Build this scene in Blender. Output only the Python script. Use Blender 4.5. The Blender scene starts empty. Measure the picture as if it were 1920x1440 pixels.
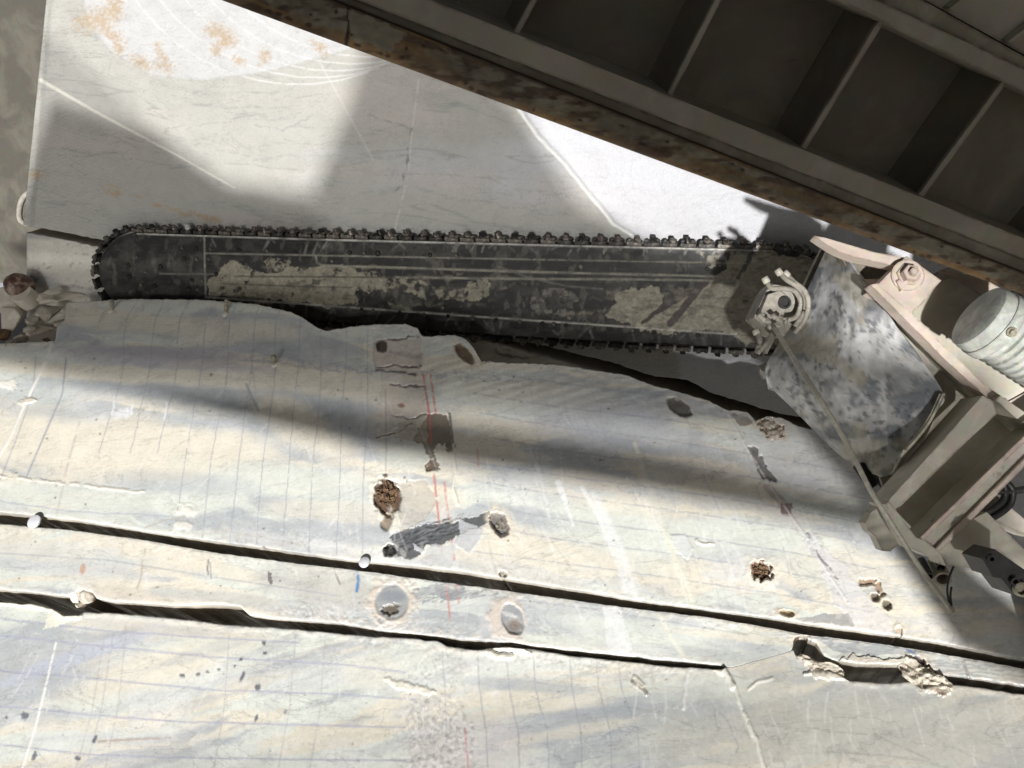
import bpy, bmesh, math, random
import numpy as np
from mathutils import Vector, Matrix

random.seed(5)
rng = np.random.default_rng(7)
scene = bpy.context.scene
COL = scene.collection
R = math.radians

# ------------------------------------------------------------------ camera, sky, sun, exposure
PITCH = R(-33)
CAMZ = 5.6
F = 26 / 36 * 1920.0
cam_d = bpy.data.cameras.new('camera'); cam = bpy.data.objects.new('camera', cam_d); COL.objects.link(cam)
cam_d.lens = 26; cam_d.sensor_width = 36; cam_d.clip_end = 500; cam_d.clip_start = 0.05
cam.location = (0, 0, CAMZ); cam.rotation_euler = (R(90) + PITCH, 0, 0)
scene.camera = cam
ROT = Matrix.Rotation(R(90) + PITCH, 3, 'X')
RN = np.array(ROT)
SUN_CAM = Vector((-0.12, -0.34, 0.95)).normalized()          # towards the light, camera axes
SUN_W = (ROT @ SUN_CAM).normalized()
world = bpy.data.worlds.new("World"); scene.world = world; world.use_nodes = True
wn = world.node_tree
bg = wn.nodes['Background']
sky = wn.nodes.new('ShaderNodeTexSky'); sky.sky_type = 'NISHITA'; sky.sun_disc = False
sky.sun_elevation = math.asin(SUN_W.z)
sky.sun_rotation = math.atan2(SUN_W.x, SUN_W.y)
sky.air_density = 0.6; sky.dust_density = 2.0
hs = wn.nodes.new('ShaderNodeHueSaturation'); hs.inputs['Saturation'].default_value = .12      # white balance of the picture
wn.links.new(sky.outputs[0], hs.inputs['Color']); wn.links.new(hs.outputs[0], bg.inputs[0]); bg.inputs[1].default_value = 0.05 * .5
sl = bpy.data.lights.new('sun', 'SUN'); sl.energy = 4.7; sl.angle = R(1.35); sl.color = (1.0, 0.99, 0.97)
so = bpy.data.objects.new('sun', sl); COL.objects.link(so)
so.rotation_euler = SUN_W.to_track_quat('Z', 'Y').to_euler(); so.location = (0, -2, 4)
vs = scene.view_settings
vs.view_transform = 'Standard'; vs.look = 'None'; vs.gamma = 1; vs.use_curve_mapping = False
vs.exposure = 0.45

# ------------------------------------------------------------------ planes: 1/depth = a + b*x + c*y  (the real flat faces of the place)
WALL = (0.132, 0.0000558, 0.00014)
CEIL = (0.244, 0.0000538, -0.00008)
DECK = (0.855, -0.0000873, -0.000295)
def pn(pl):
    a, b, c = pl
    return np.array([b * F, -c * F, -(a + b * 960 + c * 720)])
def unp(x, y, pl, d=0.0):
    """points of a plane (moved d metres towards the camera side) in camera axes"""
    x = np.asarray(x, float); y = np.asarray(y, float)
    n = pn(pl); L = np.linalg.norm(n)
    z = (1 - np.asarray(d) * L) / (pl[0] + pl[1] * x + pl[2] * y)
    return np.stack([(x - 960) / F * z, (720 - y) / F * z, -z], -1)
def facing(pl):
    n = -pn(pl); return n / np.linalg.norm(n)
def toworld(P):
    P = np.asarray(P, float)
    return P @ RN.T + np.array([0, 0, CAMZ])
def W(x, y, pl, d=0.0):
    return Vector(toworld(unp(x, y, pl, d)))
def NW(pl):
    return Vector(RN @ facing(pl)).normalized()
def flat(z):                                                # a face square to the line of sight at depth z
    return (1.0 / z, 0, 0)

# ------------------------------------------------------------------ numpy noise
def _h(ix, iy, s):
    n = (ix.astype(np.int64) * 374761393 + iy.astype(np.int64) * 668265263 + s * 1442695041) & 0x7fffffff
    n = ((n ^ (n >> 13)) * 1274126177) & 0x7fffffff
    return ((n ^ (n >> 16)) & 0xffff) / 65535.0
def vn(x, y, s=0):
    ix = np.floor(x); iy = np.floor(y); fx = x - ix; fy = y - iy
    fx = fx * fx * (3 - 2 * fx); fy = fy * fy * (3 - 2 * fy)
    a = _h(ix, iy, s); b = _h(ix + 1, iy, s); c = _h(ix, iy + 1, s); d = _h(ix + 1, iy + 1, s)
    return (a * (1 - fx) + b * fx) * (1 - fy) + (c * (1 - fx) + d * fx) * fy
def fbm(x, y, s=0, o=4):
    r = 0; a = 0.5; t = 0
    for k in range(o):
        r = r + a * vn(x * 2 ** k + 17.3 * k, y * 2 ** k - 9.1 * k, s + k); t += a; a *= 0.5
    return r / t
def sm(a, b, x):
    t = np.clip((x - a) / (b - a), 0, 1); return t * t * (3 - 2 * t)
def mix(c, col, m):
    return c * (1 - m[..., None]) + np.array(col) * m[..., None]
def pdist(X, Y, pts):
    """distance to a polyline and the position along it"""
    D = np.full(X.shape, 1e9); T = np.zeros(X.shape); n = len(pts) - 1
    for i in range(n):
        ax, ay = pts[i]; bx, by = pts[i + 1]
        dx, dy = bx - ax, by - ay; L = dx * dx + dy * dy + 1e-9
        t = np.clip(((X - ax) * dx + (Y - ay) * dy) / L, 0, 1)
        d = np.hypot(X - ax - t * dx, Y - ay - t * dy)
        m = d < D; D[m] = d[m]; T[m] = (i + t[m]) / n
    return D, T
def inpoly(X, Y, poly):
    r = np.zeros(X.shape, bool); n = len(poly); j = n - 1
    for i in range(n):
        xi, yi = poly[i]; xj, yj = poly[j]
        c = ((yi > Y) != (yj > Y)) & (X < (xj - xi) * (Y - yi) / (yj - yi + 1e-9) + xi)
        r ^= c; j = i
    return r
class Paint:
    """colour and relief of one stone or steel face, with light and shade painted into a few colours"""
    def __init__(s, X, Y, base):
        s.X, s.Y = X, Y; s.c = np.ones(X.shape + (3,)) * np.array(base); s.h = np.zeros(X.shape)
    def _box(s, x0, x1, y0, y1):
        i = np.where((s.X.max(1) >= x0) & (s.X.min(1) <= x1))[0]; return None
    def sub(s, pts, pad):
        xs = [p[0] for p in pts]; ys = [p[1] for p in pts]
        return (s.X > min(xs) - pad) & (s.X < max(xs) + pad) & (s.Y > min(ys) - pad) & (s.Y < max(ys) + pad)
    def line(s, pts, w, col, a=1.0, soft=1.6, h=0.0, taper=None, brk=0.0, seed=0, wig=0.0):
        k = s.sub(pts, w * 3 + 12)
        if not k.any(): return
        X = s.X[k]; Y = s.Y[k]
        if wig: X = X + (fbm(X / 14, Y / 14, seed + 3, 3) - .5) * wig * 2; Y = Y + (fbm(X / 14, Y / 14, seed + 9, 3) - .5) * wig * 2
        D, T = pdist(X, Y, pts)
        ww = w if taper is None else taper[0] + (taper[1] - taper[0]) * T
        m = 1 - sm(ww - soft * .5, ww + soft, D)
        if brk: m = m * sm(brk - .12, brk + .12, fbm(X / 9, Y / 9, seed + 5, 3))
        s.c[k] = mix(s.c[k], col, m * a)
        if h: s.h[k] += h * m
    def poly(s, pts, col, a=1.0, warp=0.0, sc=20.0, h=0.0, seed=0, brk=0.0, streak=None):
        k = s.sub(pts, warp * 1.5 + 4)
        if not k.any(): return
        X = s.X[k]; Y = s.Y[k]
        Xw = X + (fbm(X / sc, Y / sc, seed + 1, 4) - .5) * 2 * warp; Yw = Y + (fbm(X / sc, Y / sc, seed + 21, 4) - .5) * 2 * warp
        m = inpoly(Xw, Yw, pts).astype(float)
        if brk: m = m * sm(brk - .08, brk + .08, fbm(X / sc * 2, Y / sc * 2, seed + 31, 5))
        s.c[k] = mix(s.c[k], col, m * a)
        if h: s.h[k] += h * m * (0.7 + 0.6 * fbm(X / 7, Y / 7, seed + 2, 3))
    def blob(s, x, y, rx, ry, col, a=1.0, ang=0.0, soft=0.5, h=0.0, warp=0.0, sc=14.0, seed=0):
        r = max(rx, ry) * (1 + soft) + 6
        k = (abs(s.X - x) < r) & (abs(s.Y - y) < r)
        if not k.any(): return
        X = s.X[k]; Y = s.Y[k]
        dx = X - x; dy = Y - y; c_, s_ = math.cos(R(ang)), math.sin(R(ang))
        u = (dx * c_ + dy * s_) / rx; v = (-dx * s_ + dy * c_) / ry
        d = np.hypot(u, v)
        if warp: d = d + (fbm(X / sc, Y / sc, seed + 4, 4) - .5) * 2 * warp
        m = 1 - sm(1 - soft, 1 + soft * .6, d)
        s.c[k] = mix(s.c[k], col, m * a)
        if h: s.h[k] += h * m

# ------------------------------------------------------------------ materials
def newmat(name):
    m = bpy.data.materials.new(name); m.use_nodes = True
    return m, m.node_tree, m.node_tree.nodes['Principled BSDF']
def mat_paint(name, rough=0.45, vein=0.0, coat=0.0, bump=0.2, gscale=60, grain=0.12, bdist=0.004, rib=None):
    """stone or steel whose broad colours are carried by the mesh, with node-made grain, wear and fine relief"""
    m, nt, p = newmat(name); N, L = nt.nodes, nt.links
    at = N.new('ShaderNodeAttribute'); at.attribute_name = 'Col'
    tc = N.new('ShaderNodeTexCoord')
    n1 = N.new('ShaderNodeTexNoise'); n1.inputs['Scale'].default_value = gscale; n1.inputs['Detail'].default_value = 8
    n2 = N.new('ShaderNodeTexNoise'); n2.inputs['Scale'].default_value = gscale * .12; n2.inputs['Detail'].default_value = 6
    L.new(tc.outputs['Object'], n1.inputs['Vector']); L.new(tc.outputs['Object'], n2.inputs['Vector'])
    ad = N.new('ShaderNodeMath'); ad.operation = 'ADD'; L.new(n1.outputs[0], ad.inputs[0]); L.new(n2.outputs[0], ad.inputs[1])
    mr = N.new('ShaderNodeMapRange'); mr.inputs['From Min'].default_value = .7; mr.inputs['From Max'].default_value = 1.3
    mr.inputs['To Min'].default_value = 1 - grain; mr.inputs['To Max'].default_value = 1 + grain * .6
    L.new(ad.outputs[0], mr.inputs[0])
    vm = N.new('ShaderNodeVectorMath'); vm.operation = 'SCALE'
    src = mr.outputs[0]
    if vein:                                               # hair-fine dark veins and milky streaks along the bedding
        for sc_, wd, am, dist in ((1.5, .010, vein, 1.2), (4.5, .016, vein * .6, .7)):
            mp = N.new('ShaderNodeMapping'); mp.inputs['Scale'].default_value = (1, 4.5, 4.5); mp.inputs['Rotation'].default_value = (0, R(7), R(4))
            L.new(tc.outputs['Object'], mp.inputs['Vector'])
            nv_ = N.new('ShaderNodeTexNoise'); nv_.inputs['Scale'].default_value = sc_; nv_.inputs['Detail'].default_value = 12; nv_.inputs['Roughness'].default_value = .58; nv_.inputs['Distortion'].default_value = dist * .6
            L.new(mp.outputs[0], nv_.inputs['Vector'])
            sb = N.new('ShaderNodeMath'); sb.operation = 'SUBTRACT'; sb.inputs[1].default_value = .5; L.new(nv_.outputs[0], sb.inputs[0])
            ab = N.new('ShaderNodeMath'); ab.operation = 'ABSOLUTE'; L.new(sb.outputs[0], ab.inputs[0])
            rm = N.new('ShaderNodeMapRange'); rm.inputs['From Min'].default_value = 0; rm.inputs['From Max'].default_value = wd; rm.inputs['To Min'].default_value = 1 - am; rm.inputs['To Max'].default_value = 1
            L.new(ab.outputs[0], rm.inputs[0])
            ml = N.new('ShaderNodeMath'); ml.operation = 'MULTIPLY'; L.new(src, ml.inputs[0]); L.new(rm.outputs[0], ml.inputs[1]); src = ml.outputs[0]
    L.new(at.outputs['Color'], vm.inputs[0]); L.new(src, vm.inputs['Scale']); L.new(vm.outputs[0], p.inputs['Base Color'])
    rr = N.new('ShaderNodeMapRange'); rr.inputs['From Min'].default_value = .3; rr.inputs['From Max'].default_value = .7
    rr.inputs['To Min'].default_value = max(.05, rough - .15); rr.inputs['To Max'].default_value = min(1, rough + .2)
    L.new(n2.outputs[0], rr.inputs[0]); L.new(rr.outputs[0], p.inputs['Roughness'])
    p.inputs['Coat Weight'].default_value = coat; p.inputs['Coat Roughness'].default_value = .22
    b = N.new('ShaderNodeBump'); b.inputs['Strength'].default_value = bump; b.inputs['Distance'].default_value = bdist
    L.new(n1.outputs[0], b.inputs['Height'])
    if rib:                                                # comb marks the saw chain leaves
        at2 = N.new('ShaderNodeAttribute'); at2.attribute_name = 'Rib'
        b2 = N.new('ShaderNodeBump'); b2.inputs['Strength'].default_value = rib; b2.inputs['Distance'].default_value = .004
        L.new(at2.outputs['Fac'], b2.inputs['Height']); L.new(b.outputs[0], b2.inputs['Normal']); L.new(b2.outputs[0], p.inputs['Normal'])
    else:
        L.new(b.outputs[0], p.inputs['Normal'])
    return m
def mat_steel(name, base, dust, spots=(.12, .06, .03), dustamt=.5, spotamt=.35, rough=.6, scale=6, metal=0.0, bump=.25):
    m, nt, p = newmat(name); N, L = nt.nodes, nt.links
    tc = N.new('ShaderNodeTexCoord')
    def noise(sc, det=8, dist=0.0):
        n = N.new('ShaderNodeTexNoise'); n.inputs['Scale'].default_value = sc; n.inputs['Detail'].default_value = det; n.inputs['Distortion'].default_value = dist
        n.inputs['Roughness'].default_value = .62
        L.new(tc.outputs['Object'], n.inputs['Vector']); return n
    n1 = noise(scale, 10, .6); n2 = noise(scale * 5, 8); n3 = noise(scale * 2.3, 12, 1.0)
    def ramp(src, lo, hi):
        r = N.new('ShaderNodeMapRange'); r.inputs['From Min'].default_value = lo; r.inputs['From Max'].default_value = hi; r.clamp = True
        L.new(src, r.inputs[0]); return r.outputs[0]
    mx = N.new('ShaderNodeMix'); mx.data_type = 'RGBA'; L.new(ramp(n1.outputs[0], .62 - dustamt * .35, .78 - dustamt * .35), mx.inputs[0])
    mx.inputs[6].default_value = (*base, 1); mx.inputs[7].default_value = (*dust, 1)
    m2 = N.new('ShaderNodeMix'); m2.data_type = 'RGBA'; L.new(ramp(n3.outputs[0], .78 - spotamt * .4, .86 - spotamt * .4), m2.inputs[0])
    L.new(mx.outputs[2], m2.inputs[6]); m2.inputs[7].default_value = (*spots, 1)
    m3 = N.new('ShaderNodeMix'); m3.data_type = 'RGBA'; m3.blend_type = 'MULTIPLY'; m3.inputs[0].default_value = .35
    L.new(m2.outputs[2], m3.inputs[6]); L.new(n2.outputs[1], m3.inputs[7])
    bv = N.new('ShaderNodeBevel'); bv.samples = 4; bv.inputs['Radius'].default_value = .009     # worn, dirty edges
    ge = N.new('ShaderNodeNewGeometry'); dt = N.new('ShaderNodeVectorMath'); dt.operation = 'DOT_PRODUCT'
    L.new(bv.outputs[0], dt.inputs[0]); L.new(ge.outputs['Normal'], dt.inputs[1])
    em = ramp(dt.outputs['Value'], .995, .90); ew = N.new('ShaderNodeMath'); ew.operation = 'MULTIPLY'; L.new(em, ew.inputs[0]); L.new(ramp(n3.outputs[0], .42, .58), ew.inputs[1])
    m4 = N.new('ShaderNodeMix'); m4.data_type = 'RGBA'; L.new(ew.outputs[0], m4.inputs[0]); L.new(m3.outputs[2], m4.inputs[6]); m4.inputs[7].default_value = (*[c * .8 for c in spots], 1)
    cr = N.new('ShaderNodeVectorMath'); cr.operation = 'SCALE'; cr.inputs['Scale'].default_value = 1.15
    L.new(m4.outputs[2], cr.inputs[0]); L.new(cr.outputs[0], p.inputs['Base Color'])
    p.inputs['Roughness'].default_value = rough; p.inputs['Metallic'].default_value = metal
    b = N.new('ShaderNodeBump'); b.inputs['Strength'].default_value = bump; b.inputs['Distance'].default_value = .003
    L.new(n2.outputs[0], b.inputs['Height']); L.new(b.outputs[0], p.inputs['Normal'])
    return m
M = {}
M['wall'] = mat_paint('resin_coated_marble', vein=.20, rough=.30, coat=.35, bump=.12, gscale=70, grain=.10)
M['ceil'] = mat_paint('sawn_marble', vein=.13, rough=.6, bump=.25, gscale=90, grain=.09, rib=.55)
M['ledge'] = mat_paint('sawn_marble_dull', rough=.65, bump=.4, gscale=60, grain=.14)
M['bar'] = mat_paint('dusty_bar_steel', rough=.5, bump=.3, gscale=90, grain=.35)
M['rubber'] = mat_paint('dusty_rubber', rough=.85, bump=.5, gscale=40, grain=.25)
M['rust'] = mat_paint('rusty_angle_steel', rough=.8, bump=.6, gscale=50, grain=.35)
M['cream'] = mat_steel('cream_machine_paint', (.46, .425, .35), (.60, .56, .48), (.20, .15, .11), .5, .32, .6, 6)
M['pink'] = mat_steel('pinkish_dusty_paint', (.56, .47, .40), (.68, .58, .50), (.25, .16, .11), .5, .34, .65, 8)
M['olive'] = mat_steel('dusty_olive_steel', (.22, .195, .15), (.34, .31, .25), (.08, .06, .04), .4, .3, .7, 7)
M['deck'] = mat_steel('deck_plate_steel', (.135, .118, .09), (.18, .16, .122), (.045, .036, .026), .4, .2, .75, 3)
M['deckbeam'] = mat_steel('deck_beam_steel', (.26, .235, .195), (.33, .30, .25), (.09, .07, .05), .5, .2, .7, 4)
M['dark'] = mat_steel('black_steel', (.018, .017, .016), (.06, .055, .05), (.01, .01, .01), .3, .2, .45, 14)
M['chain'] = mat_steel('greasy_chain_steel', (.035, .03, .028), (.16, .145, .12), (.015, .013, .012), .35, .3, .4, 40, .3)
M['chain2'] = mat_steel('worn_chain_steel', (.11, .095, .08), (.34, .31, .26), (.03, .025, .02), .5, .3, .4, 50, .3)
M['tooth'] = mat_steel('dull_tooth_steel', (.16, .12, .11), (.32, .28, .24), (.04, .03, .028), .5, .3, .35, 60, .3)
M['bright'] = mat_steel('bright_tooth_steel', (.75, .74, .70), (.8, .8, .75), (.5, .5, .45), .5, .1, .25, 60, .2)
M['hose'] = mat_steel('dusty_hose', (.27, .25, .21), (.38, .35, .30), (.12, .10, .08), .5, .4, .7, 30)
M['blackhose'] = mat_steel('black_hose', (.02, .02, .02), (.05, .048, .045), (.01, .01, .01), .3, .1, .45, 30)
M['motor'] = mat_steel('dusty_motor_housing', (.38, .40, .36), (.62, .62, .57), (.24, .24, .22), .55, .35, .5, 14)
M['stone'] = mat_steel('broken_brown_stone', (.42, .36, .29), (.60, .55, .48), (.22, .16, .11), .5, .35, .8, 18, bump=.8)
M['wood'] = mat_steel('crumbled_brown_filler', (.16, .095, .05), (.30, .20, .12), (.06, .035, .02), .45, .4, .9, 30, bump=.9)
M['maroon'] = mat_steel('rusty_knob', (.10, .045, .035), (.42, .33, .25), (.05, .025, .02), .4, .3, .5, 16)
M['white'] = mat_steel('white_plastic', (.62, .62, .64), (.66, .66, .68), (.5, .5, .5), .5, .1, .4, 30, bump=.05)
M['resin'] = mat_steel('dried_resin', (.70, .64, .54), (.76, .71, .62), (.5, .42, .32), .5, .2, .55, 30, bump=.7)
M['sidewall'] = mat_steel('grey_marble', (.25, .245, .25), (.32, .31, .32), (.20, .19, .2), .5, .2, .7, .7)
M['rock'] = mat_steel('dark_rock', (.075, .068, .055), (.11, .10, .08), (.04, .035, .03), .5, .3, .9, 5)
M['floor'] = mat_steel('quarry_floor', (.42, .40, .36), (.52, .5, .45), (.3, .28, .25), .5, .2, .9, 2)
M['rod'] = mat_steel('dusty_rod', (.40, .38, .31), (.52, .49, .42), (.16, .14, .11), .5, .25, .55, 20)
M['galv'] = mat_steel('anchor_steel', (.30, .27, .19), (.44, .41, .33), (.14, .12, .08), .5, .3, .5, 40)

# ------------------------------------------------------------------ object helpers
def empty(name, loc, label, cat, group=None):
    o = bpy.data.objects.new(name, None); COL.objects.link(o); o.location = loc; o.empty_display_size = .1
    tag(o, label, cat, group); return o
def tag(o, label, cat, group=None):
    o['label'] = label; o['category'] = cat
    if group: o['group'] = group
    return o
def link(name, me, mat=None, parent=None, kind=None):
    o = bpy.data.objects.new(name, me); COL.objects.link(o)
    if mat is not None and not me.materials: me.materials.append(mat)
    if parent is not None:
        o.parent = parent
        if parent.parent is None and parent.type == 'EMPTY': o.matrix_parent_inverse = Matrix.Translation(-parent.location)
    if kind: o['kind'] = kind
    return o
def patch(name, xf, yf, nu, nv, plane, mat, painter, parent=None, back=0.5, skirt=(.42, .37, .30), kind=None, rib=None, rough_back=.005, off=0.0, hs=1.0):
    """a relief face of stone or steel: regular grid over the face, real relief, side faces running back into the mass"""
    u = np.linspace(0, 1, nu); v = np.linspace(0, 1, nv)
    U, V = np.meshgrid(u, v, indexing='ij')
    X = xf(U, V); Y = yf(X, U, V)
    P = painter(X, Y, U, V)
    d = off + P.h * hs
    pts = unp(X, Y, plane, d).reshape(-1, 3)
    cols = P.c.reshape(-1, 3)
    idx = np.arange(nu * nv).reshape(nu, nv)
    q = np.stack([idx[:-1, :-1], idx[:-1, 1:], idx[1:, 1:], idx[1:, :-1]], -1).reshape(-1, 4)
    ring = np.concatenate([idx[:, 0], idx[-1, 1:], idx[-2::-1, -1], idx[0, -2:0:-1]])
    n = facing(plane)
    allp = [pts]; allc = [cols]; allq = [q]; prev = ring; base = nu * nv; steps = 5
    for k in range(1, steps + 1):
        f = (k / steps) ** 1.6
        rp = pts[ring] - n * (back * f)
        if k < steps:
            g = np.arange(len(ring)) / 7.0; rp = rp + np.outer(fbm(g, g * 0 + k * 3.1, 5, 3) - .5, [0, 1, 0]) * min(rough_back, back * .3)
        allp.append(rp)
        w = min(1, k / 1.0)
        allc.append(cols[ring] * (1 - w) + np.array(skirt) * w * (0.8 + .4 * fbm(np.arange(len(ring)) / 20.0, np.full(len(ring), k * 1.7), 3, 4)[:, None]))
        cur = base + np.arange(len(ring)); base += len(ring)
        pr = np.roll(prev, -1); cu = np.roll(cur, -1)
        allq.append(np.stack([prev, pr, cu, cur], -1)); prev = cur
    pts = toworld(np.concatenate(allp)); cols = np.concatenate(allc); q = np.concatenate(allq)
    me = bpy.data.meshes.new(name)
    me.vertices.add(len(pts)); me.vertices.foreach_set('co', pts.astype(np.float32).ravel())
    me.loops.add(q.size); me.loops.foreach_set('vertex_index', q[:, ::-1].astype(np.int32).ravel())
    me.polygons.add(len(q)); me.polygons.foreach_set('loop_start', np.arange(0, q.size, 4, dtype=np.int32))
    me.polygons.foreach_set('loop_total', np.full(len(q), 4, np.int32))
    sm_ = np.zeros(len(q), bool); sm_[:(nu - 1) * (nv - 1)] = True; sm_[(nu - 1) * (nv - 1) + len(ring):] = True
    me.polygons.foreach_set('use_smooth', sm_)
    a = me.color_attributes.new('Col', 'FLOAT_COLOR', 'POINT')
    a.data.foreach_set('color', np.concatenate([np.clip(cols, 0, 1), np.ones((len(cols), 1))], 1).astype(np.float32).ravel())
    if rib is not None:
        r = me.attributes.new('Rib', 'FLOAT', 'POINT'); rv = np.zeros(len(pts), np.float32); rv[:nu * nv] = rib(X, Y).reshape(-1)
        r.data.foreach_set('value', rv)
    me.update(); me.validate()
    return link(name, me, mat, parent, kind)
def finish(bm, name, mat, parent=None, bevel=0.0, smooth=False, kind=None, seg=1):
    if bevel:
        bmesh.ops.bevel(bm, geom=[e for e in bm.edges if len(e.link_faces) == 2 and e.calc_face_angle(0) > .5], offset=bevel, segments=seg, affect='EDGES', profile=.6, clamp_overlap=True)
    bmesh.ops.recalc_face_normals(bm, faces=bm.faces)
    me = bpy.data.meshes.new(name); bm.to_mesh(me); bm.free()
    if smooth:
        for p in me.polygons: p.use_smooth = True
    return link(name, me, mat, parent, kind)
def slab(name, pts, plane, th, mat, parent=None, d=0.0, bevel=.003, kind=None, dirv=None, bm=None):
    """flat plate of thickness th: front outline on the plane moved d metres forward"""
    own = bm is None
    if own: bm = bmesh.new()
    f = [W(x, y, plane, d) for x, y in pts]
    n = NW(plane) if dirv is None else dirv
    a = [bm.verts.new(p) for p in f]; b = [bm.verts.new(p - n * th) for p in f]
    bm.faces.new(a); bm.faces.new(b[::-1]); k = len(a)
    for i in range(k): bm.faces.new((a[i], b[i], b[(i + 1) % k], a[(i + 1) % k]))
    if own: return finish(bm, name, mat, parent, bevel)
def tube(name, pts, r, mat, parent=None, seg=8, r2=None, ribs=0, kind=None, cap=True):
    """round bar or hose through world points"""
    n = len(pts)
    if n > 2:
        q = []
        for i in range(n - 1):
            p0 = pts[max(i - 1, 0)]; p1 = pts[i]; p2 = pts[i + 1]; p3 = pts[min(i + 2, n - 1)]
            for k in range(5):
                t = k / 5
                q.append(.5 * ((2 * p1) + (p2 - p0) * t + (2 * p0 - 5 * p1 + 4 * p2 - p3) * t * t + (3 * p1 - p0 - 3 * p2 + p3) * t ** 3))
        q.append(pts[-1]); pts = q; n = len(pts)
    bm = bmesh.new(); rings = []
    up = Vector((.13, .2, 1)).normalized()
    for i, p in enumerate(pts):
        T = (pts[min(i + 1, n - 1)] - pts[max(i - 1, 0)]).normalized()
        A = T.cross(up)
        if A.length < .05: A = T.cross(Vector((1, 0, 0)))
        A.normalize(); B = T.cross(A)
        rr = r if r2 is None else r + (r2 - r) * i / (n - 1)
        if ribs and i % 2: rr *= .78
        rings.append([bm.verts.new(p + (A * math.cos(2 * math.pi * k / seg) + B * math.sin(2 * math.pi * k / seg)) * rr) for k in range(seg)])
    for i in range(n - 1):
        for k in range(seg): bm.faces.new((rings[i][k], rings[i][(k + 1) % seg], rings[i + 1][(k + 1) % seg], rings[i + 1][k]))
    if cap: bm.faces.new(rings[0][::-1]); bm.faces.new(rings[-1])
    return finish(bm, name, mat, parent, 0, True, kind)
def lathe(name, c, ax, prof, mat, parent=None, seg=24, smooth=True, kind=None):
    """turned body: prof = [(along, radius)]"""
    ax = ax.normalized(); A = ax.orthogonal().normalized(); B = ax.cross(A); bm = bmesh.new(); rings = []
    for (t, r) in prof:
        rings.append([bm.verts.new(c + ax * t + (A * math.cos(2 * math.pi * k / seg) + B * math.sin(2 * math.pi * k / seg)) * max(r, 1e-4)) for k in range(seg)])
    for i in range(len(rings) - 1):
        for k in range(seg): bm.faces.new((rings[i][k], rings[i][(k + 1) % seg], rings[i + 1][(k + 1) % seg], rings[i + 1][k]))
    bm.faces.new(rings[0][::-1]); bm.faces.new(rings[-1])
    o = finish(bm, name, mat, parent, 0, False, kind)
    if smooth:
        me = o.data
        for p in me.polygons: p.use_smooth = len(p.vertices) == 4
        me.set_sharp_from_angle(angle=R(40))
    return o
def stone(name, c, sx, sy, sz, mat, parent=None, seed=0, sub=2, rough=.3, flatten=True):
    bm = bmesh.new(); bmesh.ops.create_icosphere(bm, subdivisions=sub, radius=1)
    r = random.Random(seed)
    planes = [(Vector((r.uniform(-1, 1), r.uniform(-1, 1), r.uniform(-1, 1))).normalized(), r.uniform(.38, .8)) for _ in range(15)]
    n = NW(WALL); A = n.orthogonal().normalized(); B = n.cross(A)
    for v in bm.verts:
        p = v.co.copy()
        if flatten:
            for pnn, dd in planes:
                e = p.dot(pnn) - dd
                if e > 0: p -= pnn * e
        p *= 1 + r.uniform(-rough, rough) * .35
        v.co = c + Vector((p.x * sx, p.y * sy, p.z * sz))
    return finish(bm, name, mat, parent)
def shard(name, c, sx, sy, sz, mat, seed=0, n=16, bev=.06):
    r = random.Random(seed); bm = bmesh.new()
    for _ in range(n):
        p = Vector((r.gauss(0, 1), r.gauss(0, 1), r.gauss(0, 1))).normalized() * r.uniform(.75, 1.1)
        bm.verts.new(c + Vector((p.x * sx, p.y * sy, p.z * sz)))
    h = bmesh.ops.convex_hull(bm, input=list(bm.verts))
    bmesh.ops.delete(bm, geom=[v for v in bm.verts if not v.link_faces], context='VERTS')
    return finish(bm, name, mat, None, min(sx, sz) * bev)
def curve1(pts, jit=0.0, sc=9.0, seed=0, jit2=0.0):
    xs = np.array([p[0] for p in pts], float); ys = np.array([p[1] for p in pts], float)
    def f(x):
        y = np.interp(x, xs, ys)
        if jit: y = y + (fbm(x / sc, x * 0 + seed, seed, 3) - .5) * 2 * jit
        if jit2: y = y + (fbm(x / 45.0, x * 0 + seed + 7, seed + 5, 2) - .5) * 2 * jit2
        return y
    return f

CREAM = (.75, .70, .59); BLUE = (.435, .46, .48); MINT = (.69, .71, .65); LILAC = (.60, .60, .60); WHITE = (.80, .79, .77)
PINK = (.70, .63, .53); GREY = (.40, .39, .37)

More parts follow.
